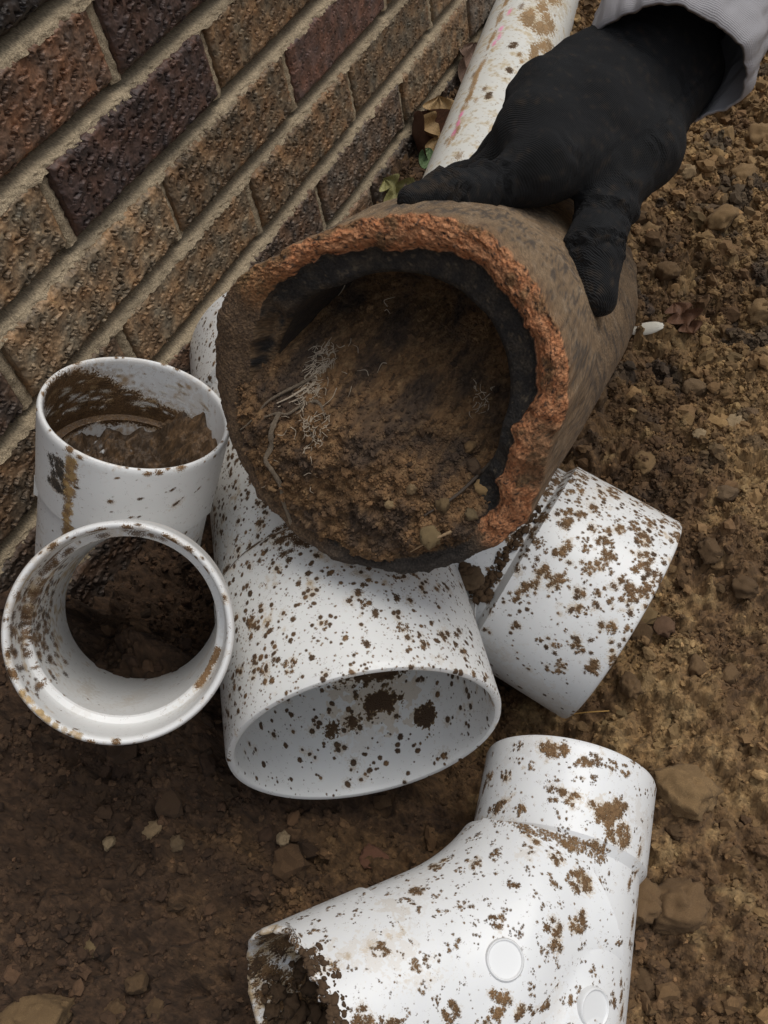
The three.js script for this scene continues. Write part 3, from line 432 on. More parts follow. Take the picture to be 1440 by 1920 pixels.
// ---- small wye in front
{
  const c = V(0.4222, -0.449, 0.1515), a = V(-0.18, 0, -0.984).normalize(), r = 0.0575; // mouth faces away
  const back = a.clone().negate(), J = c.clone().addScaledVector(back, 0.095), ba = V(-0.558, 0.381, 0.7365).normalize(), L = 0.1795, bc = J.clone().addScaledVector(ba, L);
  const w = thing('pipe_wye', 'small white plastic wye in front with dry mud crumbs and a chipped branch mouth', 'pipe fitting');
  const rb = 0.0585, SD = sideOf(ba, a);
  {
    const p = [[-0.36, 0.058], [-0.32, 0.058], [-0.315, 0.0525], [-0.064, 0.0525], [-0.058, 0.0565], [-0.003, r], [-0.0008, r - 0.0008], [0, r - 0.0022], [-0.001, r - 0.0036], [-0.004, r - 0.0044], [-0.05, r - 0.0055], [-0.051, r - 0.011], [-0.36, r - 0.011], [-0.36, 0.058]];
    const A = arcOf(p), per = 2 * Math.PI * r, R = mulberry(241), fl = fillet(c, a, 0.0525, bc, ba, 0.0562, 0.045, J, SD);
    const { g, U, W } = revolve(c, a, p, { seg: 190, warp: (q, s, rr) => { if (rr > 0.0522 && rr < 0.053 && s < -0.062) fl(q); return q; }, drop: (q, s, rr) => rr > 0.0522 && s < -0.06 && q.clone().sub(J).dot(SD) > 0.004 && cylD(q, bc, ba, 0.0562) < cylD(q, c, a, 0.0525) - 0.0008 });
    const up = (u) => Math.sin(u / r), th = (deg) => ((deg * Math.PI / 180) * r + per) % per;
    const cl = (u, v, s, n, k) => cluster(R, u, v, s, n, k ?? (R() < 0.6 ? MUD.crumb : MUD.cake));
    let sp = scatter(R, 1000, per, 0, A[6], (u) => ss(-0.2, 0.7, up(u)), (u, v) => cl(u, v, 0.0010 + 0.0030 * R() ** 1.5, 6));
    sp.push(...scatter(R, 240, per, 0, A[6], (u, v) => ss(0.2, 0.9, up(u)), (u, v) => cl(u, v, 0.003 + 0.005 * R(), 11)));
    sp.push(...scatter(R, 42, per, A[4], A[6] - 0.004, (u) => ss(0.45, 0.95, up(u)), (u, v) => cl(u, v, 0.004 + 0.006 * R(), 16, MUD.crumb)));
    sp.push(...scatter(R, 900, per, 0, A[6], (u) => 0.3 + 0.6 * ss(-0.3, 0.8, up(u)), (u, v) => ({ u, v, r: 0.0003 + 0.0007 * R(), c: MUD.cake, irr: 0.5, h: 0.2 })));
    for (let i = 0; i < 280; i++) sp.push(...cluster(R, th(58 + 66 * R()), A[3] + 0.003 - 0.009 * R() ** 1.5, 0.003, 3, R() < 0.6 ? MUD.crumb : [0.22, 0.13, 0.06]));
    for (let i = 0; i < 60; i++) sp.push({ u: th(i % 2 ? 5 + 20 * R() : 150 + 20 * R()), v: A[1] + R() * (A[5] - A[1]), r: 0.0008 + 0.0016 * R(), c: MUD.cake, ax: 1.5 + 1.5 * R(), rot: 1.3, irr: 0.5, h: 0.4 });
    const film = (u, v) => 0.02 + 0.2 * ss(0.5, 1, up(u)) + 0.42 * ss(0.55, 1, Math.cos(u / r - 0.35)) * ss(A[5], A[3], v);
    mesh('trunk', g, mudMat(mudTexture(per, A.at(-1), 1152, 2048, sp, 341, [0.775, 0.775, 0.77], film), 0.0016), w);
    PV.frontU = U;
  }
  {
    // the mouth of the branch is chipped away along its upper edge
    const chip = (th) => 0.003 * n2(Math.cos(th) * 2.2 + 5, Math.sin(th) * 2.2) + 0.0018 * n2(Math.cos(th) * 6, Math.sin(th) * 6) + 0.0004 * n2(Math.cos(th) * 20, Math.sin(th) * 20);
    const p = [[-L - 0.01, 0.0562], [-0.0675, 0.0562], [-0.0668, 0.0584], [-0.003, rb], [-0.0008, rb - 0.0008], [0, rb - 0.002], [-0.001, rb - 0.0032], [-0.004, rb - 0.004], [-0.045, rb - 0.0055], [-0.046, rb - 0.0105], [-0.14, rb - 0.0105]];
    const A = arcOf(p), per = 2 * Math.PI * rb, R = mulberry(251), fl = fillet(bc, ba, 0.0562, c, a, 0.0525, 0.045, J, SD);
    const { a: bA, U, W } = axisFrame(ba);
    const up = (th) => Math.sin(th);
    const { g } = revolve(bc, ba, p, { seg: 200, warp: (q, s, rr, th) => { if (rr > 0.0556 && rr < 0.0566 && s < -0.075) fl(q); if (s > -0.02) { const k = ss(-0.02, 0, s), hi = ss(-0.2, 0.6, Math.sin(th)); q.addScaledVector(bA, k * (chip(th) * (0.35 + hi) - 0.012 * hi * ss(0.2, 1, Math.sin(th - 0.5)))); } return q; }, drop: (q, s, rr) => s < -0.07 && cylD(q, c, a, 0.0525) < cylD(q, bc, ba, 0.0562) - 0.0008 });
    const th = (deg) => ((deg * Math.PI / 180) * rb + per) % per;
    const cl = (u, v, s, n, k) => cluster(R, u, v, s, n, k ?? (R() < 0.55 ? MUD.crumb : MUD.cake));
    let sp = scatter(R, 900, per, 0, A[4], (u) => ss(-0.2, 0.7, Math.sin(u / rb)), (u, v) => cl(u, v, 0.0010 + 0.0030 * R() ** 1.5, 6));
    sp.push(...scatter(R, 120, per, 0, A[4], (u) => ss(0.1, 0.9, Math.sin(u / rb)), (u, v) => cl(u, v, 0.003 + 0.005 * R(), 11)));
    sp.push(...scatter(R, 800, per, 0, A[4], (u) => 0.2 + 0.7 * ss(-0.3, 0.8, Math.sin(u / rb)), (u, v) => ({ u, v, r: 0.0003 + 0.0006 * R(), c: MUD.cake, irr: 0.5, h: 0.2 })));
    for (let i = 0; i < 240; i++) sp.push(...cluster(R, th(20 + 120 * R()), A[4] - 0.010 * R() ** 2, 0.003, 3, R() < 0.5 ? MUD.crumb : MUD.cake));
    for (let i = 0; i < 700; i++) sp.push({ u: R() * per, v: A[6] + R() * 0.055 + 0.002, r: 0.001 + 0.005 * R() ** 2, c: pick(R, [MUD.drop, MUD.cake, MUD.crumb]), irr: 0.6, ax: 1 + R(), rot: R() * 3, h: 0.6 });
    for (let i = 0; i < 30; i++) sp.push({ u: th(100 + 4 * R()), v: A[1] + R() * (A[4] - A[1]), r: 0.0015 + 0.001 * R(), c: MUD.film, irr: 0.5, al: 0.35, h: 0.02 });
    const film = (u, v) => v < A[5] ? 0.02 + 0.45 * ss(A[4] - 0.022, A[4], v) : 0.7;
    mesh('branch', g, mudMat(mudTexture(per, A.at(-1), 1152, 1024, sp, 351, [0.775, 0.775, 0.77], film), 0.0016), w);
    // mud lining left inside the mouth
    const ml = []; const RR = mulberry(259);
    for (let i = 0; i < 230; i++) { const t = -2.6 + 2.5 * RR(), s = -0.006 - 0.05 * RR(), k = 0.0014 + 0.0056 * RR() ** 2.5, gg = clodGeo(900 + i % 6, 2, 0.7, 0.5, 4).clone(); gg.scale(k, k, k); const rad = rb - 0.006 - k * 0.3; const q = bc.clone().addScaledVector(bA, s).addScaledVector(U, rad * Math.cos(t)).addScaledVector(W, rad * Math.sin(t)); gg.rotateX(RR() * 6).rotateY(RR() * 6).translate(q.x, q.y, q.z); ml.push(gg); }
    for (let i = 0; i < 520; i++) { const t = 0.1 + 1.9 * RR(), s = -0.001 + chip(t) * 1.35 - 0.012 * ss(0.2, 1, Math.sin(t - 0.5)) - 0.010 * RR() ** 2, k = 0.0006 + 0.0022 * RR() ** 3, gg = clodGeo(900 + i % 6, 1, 0.7, 0.5, 4).clone(); gg.scale(k, k, k); const q = bc.clone().addScaledVector(bA, s).addScaledVector(U, rb * Math.cos(t)).addScaledVector(W, rb * Math.sin(t)); gg.rotateX(RR() * 6).translate(q.x, q.y, q.z); ml.push(gg); }
    const mm = mesh('mud', mergeGeometries(ml), std({ color: new THREE.Color().setRGB(0.115, 0.066, 0.032), roughness: 0.95, map: soilGrain }), w); mm.userData.kind = 'stuff';
  }
  w.scale.setScalar(1.05); w.position.set(-0.0246, -0.0078, -0.01882); // 4 inch hub, resting on the soil
  // raised mould discs on the body
  const disc = (p0, n, rad) => {
    let top = -1; for (const k of w.children) if (k.name === 'trunk' || k.name === 'branch') { const P = k.geometry.attributes.position, q = V(); for (let i = 0; i < P.count; i++) { q.fromBufferAttribute(P, i).sub(p0); const al = q.dot(n); if (al < 0.04 && al > top && q.addScaledVector(n, -al).length() < 0.003) top = al; } }
    const p = p0.clone().addScaledVector(n, top);
    const prof = [[0, 0.0005], [rad * 0.84, 0.0005], [rad * 0.88, 0.0008], [rad * 0.92, 0.0016], [rad * 0.97, 0.0014], [rad * 1.03, 0.0002], [rad * 1.03, -0.004]].map(([x, y]) => new THREE.Vector2(x, y));
    const m = mesh('mould_disc', new THREE.LatheGeometry(prof, 48), phys({ color: new THREE.Color().setRGB(0.765, 0.765, 0.76), roughness: 0.36 }), w); m.position.copy(p); m.quaternion.setFromUnitVectors(V(0, 1, 0), n);
  };
  disc(V(0.4317, -0.3741, 0.2922), V(0.3625, 0.9318, 0.0165), 0.0105); disc(V(0.4847, -0.4052, 0.2898), V(0.7239, 0.6889, 0.0359), 0.0105);
}

// ---- long white drain pipe along the wall
{
  const d = V(-0.179, 0, -0.984).normalize(), c = V(0.12, -0.423, -0.4).addScaledVector(d, -0.30), r = 0.057;
  const p = [[-1.6, r], [-0.002, r], [0, r - 0.001], [-0.001, r - 0.005], [-0.06, r - 0.005], [-0.06, 0.001]].map(([s, q]) => [s, q]);
  const A = arcOf(p), per = 2 * Math.PI * r, R = mulberry(261), a = d.clone().negate();
  const w = thing('drain_pipe', 'long white plastic drain pipe smeared with dried mud, lying along the brick wall', 'pipe');
  const { g, U, W } = revolve(c, a, p, { seg: 96, step: 0.02 });
  const up = (u) => Math.sin(u / r), th = (deg) => ((deg * Math.PI / 180) * r + per) % per;
  let sp = scatter(R, 500, per, 0.6, A[1], (u) => 0.5 + 0.5 * up(u), (u, v) => ({ u, v, r: power(R, 0.0008, 0.004, 3), c: pick(R, [[0.3, 0.19, 0.09], MUD.cake, MUD.film]), irr: 0.6, ax: 1 + 2 * R(), rot: 1.57 + 0.3 * (R() - 0.5), al: 0.8, h: 0.2 }));
  // caked patches on the crown, towards the open side
  for (const [deg, v, rr, n] of [[62, 0.78, 0.02, 26], [50, 0.86, 0.016, 16], [70, 0.94, 0.014, 12], [44, 0.98, 0.012, 14], [58, 1.06, 0.010, 10], [40, 1.12, 0.012, 12]]) for (let i = 0; i < n; i++) sp.push({ u: th(deg + 26 * (R() - 0.5)), v: v + (R() - 0.5) * 0.09, r: rr * (0.25 + 0.4 * R()), c: [0.3, 0.19, 0.095], irr: 0.6, fr: 1.2, ax: 1.8, rot: 1.57, h: 0.5, grain: 0.25 });
  for (let i = 0; i < 70; i++) sp.push({ u: th(112 + 5 * (R() - 0.5)), v: 0.75 + 0.5 * R(), r: 0.0018 + 0.002 * R(), c: [0.34, 0.21, 0.1], irr: 0.6, ax: 3, rot: 1.57, al: 0.85, h: 0.2 });
  for (const [deg, v] of [[101, 1.02], [103, 1.0], [105, 1.035], [112, 1.21], [113, 1.19], [113, 1.23], [100, 0.955]]) for (let i = 0; i < 5; i++) sp.push({ u: th(deg + 2 * (R() - 0.5)), v: v + 0.012 * (R() - 0.5), r: 0.0025, c: MUD.pink, al: 0.3, irr: 0.5, ax: 2.2, rot: 1.57, h: 0 });
  for (const [deg, v] of [[80, 1.045], [86, 1.16], [74, 1.10]]) for (let i = 0; i < 9; i++) sp.push({ u: th(deg + 5 * (R() - 0.5)), v: v + 0.012 * (R() - 0.5), r: 0.0018 + 0.002 * R(), c: MUD.drop, irr: 0.6, h: 0.4 });
  const film = (u, v) => 0.22 + 0.3 * ss(-0.2, 0.9, up(u));
  mesh('pipe_shell', g, mudMat(mudTexture(per, A.at(-1), 512, 2048, sp, 361, [0.72, 0.71, 0.66], film, [0.52, 0.42, 0.27])), w);
}

// ───────────────────────── broken clay pipe packed with soil
const KS = 0.93; // the pipe is 0.2 m across
const CP = { c: V(0.2939, -0.1872, 0.0919), a: V(0.09, 0.47, 0.8781).normalize(), u: V(0.9936, 0.0181, -0.1116), v: V(-0.0683, 0.8825, -0.4654) };
const onFace = (x, y, h = 0) => CP.c.clone().addScaledVector(CP.u, x * KS).addScaledVector(CP.v, y * KS).addScaledVector(CP.a, h * KS);
{
  const w = thing('clay_pipe', 'broken orange clay sewer pipe packed with soil and roots, held by the gloved hand', 'pipe');
  const OD = [-180, -160, -135, -117, -100, -85, -73, -57, -44, -34, -23, -11, -3, 3, 13, 22, 29, 37, 45, 53, 61, 70, 83, 95, 110, 127, 141, 152, 165, 180];
  const OR = [0.1143, 0.1134, 0.1128, 0.1142, 0.1117, 0.1116, 0.1108, 0.1086, 0.1086, 0.1092, 0.1043, 0.1025, 0.1021, 0.1088, 0.1110, 0.1133, 0.1144, 0.1150, 0.1165, 0.1173, 0.1170, 0.1140, 0.1088, 0.1052, 0.1021, 0.1034, 0.1115, 0.1169, 0.1146, 0.1143];
  const ID = [-180, -150, -110, -62, -54, -50, -44, -38, -33, -29, -17, -8, -1, 2, 11, 21, 31, 41, 51, 63, 73, 84, 94, 105, 113, 123, 139, 146, 152, 165, 180];
  const IR = [0.0900, 0.0990, 0.1020, 0.0985, 0.0960, 0.0930, 0.0905, 0.0920, 0.0870, 0.0806, 0.0813, 0.0804, 0.0784, 0.0850, 0.0928, 0.0965, 0.0992, 0.0995, 0.1004, 0.0995, 0.0945, 0.0881, 0.0898, 0.0888, 0.0905, 0.0900, 0.0930, 0.0920, 0.0905, 0.0895, 0.0900];
  const BD = [-180, -60, -5, 5, 21, 32, 44, 57, 69, 83, 98, 115, 130, 180], BR = [0.0800, 0.0730, 0.0704, 0.0733, 0.0765, 0.0785, 0.0790, 0.0785, 0.0775, 0.0752, 0.0735, 0.0715, 0.0760, 0.0800];
  const oR = (t, e = 0) => interp(OD, OR, t * 57.29578) + 0.0012 * n2(Math.cos(t) * 9 + e, Math.sin(t) * 9) + 0.0005 * n2(Math.cos(t) * 40, Math.sin(t) * 40 + e);
  const iR = (t) => interp(ID, IR, t * 57.29578) + 0.0016 * n2(Math.cos(t) * 6 + 3, Math.sin(t) * 6) + 0.0006 * n2(Math.cos(t) * 17 + 3, Math.sin(t) * 17);
  const barrelR = (t, s) => 0.1085 + 0.0009 * fbm2(Math.cos(t) * 5 + s * 18, Math.sin(t) * 5 + 3, 3) + 0.0004 * fbm2(Math.cos(t) * 16 + 8, Math.sin(t) * 16 + s * 180, 2);
  const clayC = (t, s) => { const n = fbm2(Math.cos(t) * 3.5 + 20, Math.sin(t) * 3.5 + s * 22, 4), m = fbm2(Math.cos(t) * 9 + 4, Math.sin(t) * 9 + s * 70, 4), st = fbm2(Math.cos(t) * 26, Math.sin(t) * 26 + s * 150, 3); let k = mixc([0.42, 0.285, 0.165], [0.30, 0.19, 0.10], 0.5 + 0.9 * n); k = mixc(k, [0.50, 0.38, 0.26], 0.55 * ss(0.1, 0.5, m)); return mixc(k, [0.085, 0.07, 0.06], 0.75 * ss(0.10, 0.34, st + 0.6 * fbm2(Math.cos(t) * 3 + 1, Math.sin(t) * 3 + s * 14, 3))); };
  const bR = (t) => interp(BD, BR, t * 57.29578);
  { // broken end: fractured orange clay outside, dark inner ring, bore going back
    const N = 460, pos = [], col = [], uv = [], rows = [];
    for (let j = 0; j <= 12; j++) rows.push(['out', j / 12]); for (let j = 1; j <= 26; j++) rows.push(['frac', j / 26]); for (let j = 1; j <= 20; j++) rows.push(['ring', j / 20]); for (let j = 1; j <= 26; j++) rows.push(['bore', j / 26]);
    for (const [kind, f] of rows) for (let i = 0; i <= N; i++) {
      const t = -Math.PI + i / N * Math.PI * 2, O = oR(t), I = Math.min(iR(t), O - 0.002), B = Math.min(bR(t), I - 0.004), deg = t * 57.29578, orange = ss(-52, -44, deg) * ss(151, 141, deg);
      let r, h, k; const X = (q) => Math.cos(t) * q, Y = (q) => Math.sin(t) * q;
      const nf = (q) => (0.0012 * chips(X(q) / 0.0085 + 40, Y(q) / 0.0085 + 40, 61) + 0.0006 * chips(X(q) / 0.0036 + 40, Y(q) / 0.0036 + 40, 67) + 0.0004 * fbm2(X(q) * 300, Y(q) * 300, 3)) * orange + 0.0012 * fbm2(X(q) * 420, Y(q) * 420, 2);
      const tilt = 0.0022 * Math.sin(t * 3 + 1) + 0.003 * n2(Math.cos(t) * 2.5, Math.sin(t) * 2.5);
      if (kind === 'out') { const sB = 0.1 * (1 - f); r = mix(barrelR(t, sB), O, ss(0, 0.95, f)); h = -sB + tilt * f - 0.0015 * ss(0.9, 1, f) + (1 - orange) * -0.002 * f * f; k = clayC(t, sB); if (f > 0.8) k = mixc(k, [0.36, 0.19, 0.085], 0.5 * ss(0.8, 1, f)); }
      else if (kind === 'frac') { r = mix(O, I, f); h = tilt + nf(r) + 0.0025 * Math.sin(f * 3.14) * orange - 0.0032 * ss(0.8, 1, f) * orange + (1 - orange) * (0.0045 * Math.sin(Math.min(1, f * 1.3) * 2.6) - 0.0025);
        const n = fbm2(X(r) * 130 + 7, Y(r) * 130, 4), dirt = ss(0.1, 0.4, fbm2(X(r) * 38 + 2, Y(r) * 38, 4) + 0.35 * ss(0.35, 0, f) * (t > 0.5 && t < 2.6 ? 1 : 0.3) - 0.12);
        k = mixc([0.66, 0.245, 0.095], [0.80, 0.38, 0.18], 0.5 + 0.9 * n); k = mixc(k, [0.27, 0.15, 0.065], 0.85 * dirt);
        const bk = ss(0.42, 0.6, fbm2(X(r) * 260 + 1, Y(r) * 260, 2) * 1.6); k = mixc(k, [0.035, 0.028, 0.024], bk * 0.9);
        if (t > 2.1 && t < 2.8) k = mixc(k, [0.36, 0.22, 0.09], 0.55 * ss(2.1, 2.45, t));
        const brown = 1 - orange; k = mixc(k, mixc(mixc([0.27, 0.165, 0.088], [0.155, 0.095, 0.055], 0.5 + n), [0.075, 0.06, 0.048], ss(-125, -95, deg) * ss(-45, -60, deg)), brown);
        if (t > -0.42 && t < 0.06) k = mixc(k, [0.20, 0.125, 0.06], 0.65 * ss(0.85, 0.3, f) * ss(-0.42, -0.36, t) * ss(0.06, 0.0, t)); }
      else if (kind === 'ring') { r = mix(I, B, f); h = tilt - 0.0055 * ss(0, 0.12, f) * orange - 0.006 * f - (1 - orange) * 0.013 * ss(0, 0.5, f) + 0.0008 * fbm2(X(r) * 160, Y(r) * 160, 3) - 0.004 * ss(0.8, 1, f) ** 2;
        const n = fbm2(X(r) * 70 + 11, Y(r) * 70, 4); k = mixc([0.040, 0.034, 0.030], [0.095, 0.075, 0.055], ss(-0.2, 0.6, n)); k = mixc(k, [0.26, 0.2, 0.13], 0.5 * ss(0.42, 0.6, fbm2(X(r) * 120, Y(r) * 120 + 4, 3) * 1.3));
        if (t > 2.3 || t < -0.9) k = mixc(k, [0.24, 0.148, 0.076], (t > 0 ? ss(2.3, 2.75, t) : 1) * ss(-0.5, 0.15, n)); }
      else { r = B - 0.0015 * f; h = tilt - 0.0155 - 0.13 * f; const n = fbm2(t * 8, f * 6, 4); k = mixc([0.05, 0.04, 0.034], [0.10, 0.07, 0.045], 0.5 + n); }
      const q = onFace(X(r), Y(r), h); pos.push(q.x, q.y, q.z); col.push(...k.map((x) => Math.max(0.01, x))); uv.push(X(r), kind === 'bore' || kind === 'out' ? h + Y(r) : Y(r));
    }
    mesh('broken_end', buffer(pos, gridIdx(N, rows.length - 1, false), uv, col), std({ vertexColors: true, roughness: 0.95, map: rep(sandGrain, 9), bumpMap: rep(grainBump, 10), bumpScale: 0.0008 }), w).userData.label = 'fractured orange rim with a dark inner ring';
  }
  { // barrel
    const N = 240, M = 120, pos = [], uv = [], col = [], { a, u, v } = CP;
    const end = (t) => 0.306 + 0.007 * n2(Math.cos(t) * 1.6 + 8, Math.sin(t) * 1.6) + 0.007 * n2(Math.cos(t) * 6, Math.sin(t) * 6 + 2) + 0.003 * n2(Math.cos(t) * 17, Math.sin(t) * 17 + 2);
    const rows = []; for (let j = 0; j <= M; j++) rows.push(j / M); const extra = 14;
    for (let j = 0; j <= M + extra; j++) for (let i = 0; i <= N; i++) {
      const t = -Math.PI + i / N * Math.PI * 2, L = end(t), outer = j <= M, f = outer ? j / M : 1 - (j - M) / extra * 0.4, s = 0.0995 + (L - 0.0995) * f;
      const r = outer ? barrelR(t, s) : 0.0885 - 0.002 * n2(t * 8, f * 9);
      const q = onFace(Math.cos(t) * r, Math.sin(t) * r, -s); pos.push(q.x, q.y, q.z); uv.push(t * 0.108, s);
      let k = clayC(t, s);
      if (!outer) k = mixc([0.46, 0.19, 0.085], [0.12, 0.07, 0.04], ss(0.98, 0.9, f)); col.push(...k.map((x) => Math.max(0.012, x)));
    }
    mesh('barrel', buffer(pos, gridIdx(N, M + extra, true), uv, col), std({ vertexColors: true, roughness: 0.9, map: rep(sandGrain, 8), bumpMap: rep(grainBump, 9), bumpScale: 0.0005 }), w);
  }
  // the soil that fills it
  const soilH = (x, y) => {
    const t = (-x * 0.42 - y * 0.9) / 0.1, rr = Math.hypot(x, y), side = ss(-0.42, 0.50, t);
    let h = mix(-0.092, 0.0020, side);
    h += 0.016 * Math.exp(-(((x + 0.004) / 0.035) ** 2 + ((y + 0.008) / 0.026) ** 2)) - 0.022 * Math.exp(-(((x - 0.005) / 0.022) ** 2 + ((y - 0.045) / 0.018) ** 2)) - 0.016 * Math.exp(-(((x + 0.058) / 0.030) ** 2 + ((y - 0.040) / 0.016) ** 2)) - 0.008 * Math.exp(-(((x + 0.052) / 0.008) ** 2 + ((y - 0.004) / 0.012) ** 2)) - 0.010 * Math.exp(-(((x + 0.088) / 0.010) ** 2 + ((y - 0.026) / 0.026) ** 2));
    h += 0.007 * fbm2(x * 30 + 2, y * 30, 4) + 0.004 * crumbs(x / 0.013, y / 0.013, 41) + 0.0036 * crumbs(x / 0.006, y / 0.006, 43) + 0.0022 * crumbs(x / 0.0032, y / 0.0032, 44) + 0.0008 * n2(x * 600, y * 600);
    h -= 0.007 * ss(0.096, 0.106, rr); if (x > 0.0 && y < -0.03) h -= 0.012 * ss(0.085, 0.1, rr) * ss(0, 0.04, x);
    return h;
  };
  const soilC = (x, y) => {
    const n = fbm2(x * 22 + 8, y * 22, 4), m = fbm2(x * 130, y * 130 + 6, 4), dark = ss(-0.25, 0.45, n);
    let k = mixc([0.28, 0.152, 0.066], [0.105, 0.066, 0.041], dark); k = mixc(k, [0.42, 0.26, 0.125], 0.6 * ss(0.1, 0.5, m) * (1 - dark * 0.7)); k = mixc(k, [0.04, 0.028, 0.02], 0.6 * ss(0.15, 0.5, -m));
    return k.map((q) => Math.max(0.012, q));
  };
  {
    const S = 0.00105, N = Math.ceil(0.222 / S), pos = [], uv = [], col = [], id = new Map(), idx = [];
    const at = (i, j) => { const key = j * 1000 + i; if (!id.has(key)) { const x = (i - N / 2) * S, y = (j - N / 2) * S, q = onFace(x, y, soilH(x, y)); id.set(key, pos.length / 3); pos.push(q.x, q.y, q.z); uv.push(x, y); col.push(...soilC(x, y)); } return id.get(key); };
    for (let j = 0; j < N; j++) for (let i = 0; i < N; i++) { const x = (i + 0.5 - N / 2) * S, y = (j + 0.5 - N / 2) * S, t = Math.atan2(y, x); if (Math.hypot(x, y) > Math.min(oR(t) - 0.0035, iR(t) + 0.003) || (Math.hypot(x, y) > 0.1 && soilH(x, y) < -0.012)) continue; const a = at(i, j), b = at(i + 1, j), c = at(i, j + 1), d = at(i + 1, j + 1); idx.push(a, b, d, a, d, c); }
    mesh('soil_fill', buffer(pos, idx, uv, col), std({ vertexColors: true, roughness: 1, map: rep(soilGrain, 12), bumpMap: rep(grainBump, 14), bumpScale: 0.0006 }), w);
  }
  { // crumbs lying in the fill
    const R = mulberry(88), N = 11000, im = new THREE.InstancedMesh(gritGeo(60, 1, 0.8, 0.55, 5), crumbMat, N), q = new THREE.Quaternion(), e = new THREE.Euler(), m4 = new THREE.Matrix4(), c = new THREE.Color(); im.name = 'soil_crumb'; im.userData.kind = 'stuff'; im.castShadow = im.receiveShadow = true;
    for (let i = 0; i < N; i++) {
      let x, y; do { if (R() < 0.15) { x = 0.03 + 0.022 * (R() + R() + R() - 1.5) * 1.6; y = -0.045 + 0.02 * (R() + R() + R() - 1.5) * 1.6; } else { const t = R() * 6.283, r = 0.098 * Math.sqrt(R()); x = r * Math.cos(t); y = r * Math.sin(t); } } while (Math.hypot(x, y) > 0.1);
      const s = 0.0004 + 0.0007 * R() + (R() < 0.03 ? 0.0022 * R() : 0); q.setFromEuler(e.set(R() * 6, R() * 6, R() * 6));
      const p = onFace(x, y, soilH(x, y) + s * 0.4); m4.compose(p, q, V(s, s * (0.7 + 0.4 * R()), s * (0.8 + 0.5 * R()))); im.setMatrixAt(i, m4);
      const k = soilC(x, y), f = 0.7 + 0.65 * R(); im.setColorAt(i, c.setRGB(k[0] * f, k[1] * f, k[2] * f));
    }
    w.add(im);
    for (const [x, y, s, col] of [[0.0613, -0.0511, 0.0062, [0.42, 0.265, 0.115]], [0.04, -0.0583, 0.005, [0.2, 0.13, 0.06]], [0.052, -0.040, 0.0055, [0.13, 0.08, 0.045]], [0.047, -0.03, 0.004, [0.3, 0.18, 0.08]], [0.035, -0.075, 0.006, [0.26, 0.18, 0.085]], [0.02, -0.05, 0.0035, [0.3, 0.2, 0.1]], [0.008, -0.06, 0.003, [0.35, 0.24, 0.12]], [0.058, -0.062, 0.004, [0.2, 0.14, 0.07]]]) { const m = mesh('soil_lump', clodGeo(700 + Math.round(x * 1e4), 3, 0.85, 0.3, 5), std({ color: new THREE.Color().setRGB(...col), roughness: 1, map: soilGrain }), w); m.position.copy(onFace(x, y, soilH(x, y) + s * 0.35)); m.scale.setScalar(s); m.rotation.set(x * 90, y * 70, 1); }
  }
  { // roots
    const rm = std({ color: new THREE.Color().setRGB(0.34, 0.26, 0.18), roughness: 0.9, bumpMap: rep(grainBump, 4), bumpScale: 0.0008 }), rd = std({ color: new THREE.Color().setRGB(0.075, 0.055, 0.04), roughness: 0.9 }), rs = std({ color: new THREE.Color().setRGB(0.33, 0.22, 0.12), roughness: 0.9 }), rp = std({ color: new THREE.Color().setRGB(0.42, 0.34, 0.25), roughness: 0.9 });
    const tube = (pts, r0, r1, lift = 0.001) => { const P = pts.map(([x, y, z]) => onFace(x, y, Math.max(soilH(x, y), -0.06) + lift + (z ?? 0))), cv = new THREE.CatmullRomCurve3(P), n = 40, g = new THREE.TubeGeometry(cv, n, 1, 7), p = g.attributes.position; for (let i = 0; i <= n; i++) { const C = cv.getPointAt(i / n), rr = mix(r0, r1, i / n) * (1 + 0.25 * n2(i * 0.6, r0 * 1e4)); for (let k = 0; k <= 7; k++) { const j = i * 8 + k, q = V().fromBufferAttribute(p, j).sub(C).multiplyScalar(rr).add(C); p.setXYZ(j, q.x, q.y, q.z); } } g.computeVertexNormals(); return g; };
    const rt = (pts, r0, r1, m, lift) => mesh('root', tube(pts, r0, r1, lift), m, w);
    rt([[-0.0935, -0.0260], [-0.0905, -0.0239], [-0.0848, -0.0188], [-0.0757, -0.0072], [-0.0699, -0.0031], [-0.0605, 0.0021], [-0.0539, 0.0049]], 0.0004, 0.0012, rm, 0.002);
    rt([[-0.066, -0.0119], [-0.0684, -0.022], [-0.0698, -0.0328], [-0.0725, -0.0404], [-0.0691, -0.0472], [-0.0655, -0.0577], [-0.0655, -0.0708], [-0.0643, -0.0782], [-0.062, -0.088]], 0.0017, 0.0011, rm, 0.0022);
    rt([[-0.0743, -0.0143], [-0.066, -0.0118], [-0.0613, -0.0123], [-0.0538, -0.0079], [-0.0446, -0.0051], [-0.038, -0.012]], 0.0006, 0.0012, rm, 0.002);
    rt([[-0.069, -0.007], [-0.062, -0.0035], [-0.055, 0.001]], 0.0004, 0.0008, rp, 0.0022); rt([[-0.068, -0.009], [-0.06, -0.006], [-0.054, -0.003]], 0.0003, 0.0006, rp, 0.002);
    rt([[0.03, -0.0643], [0.0465, -0.0519], [0.0576, -0.0415], [0.0658, -0.0327], [0.07, -0.02]], 0.0006, 0.0016, rd, 0.002);
    rt([[0.0218, -0.09], [0.0338, -0.0792], [0.0488, -0.0692]], 0.0004, 0.0009, rs, 0.003);
    const R = mulberry(99), hairs = [];
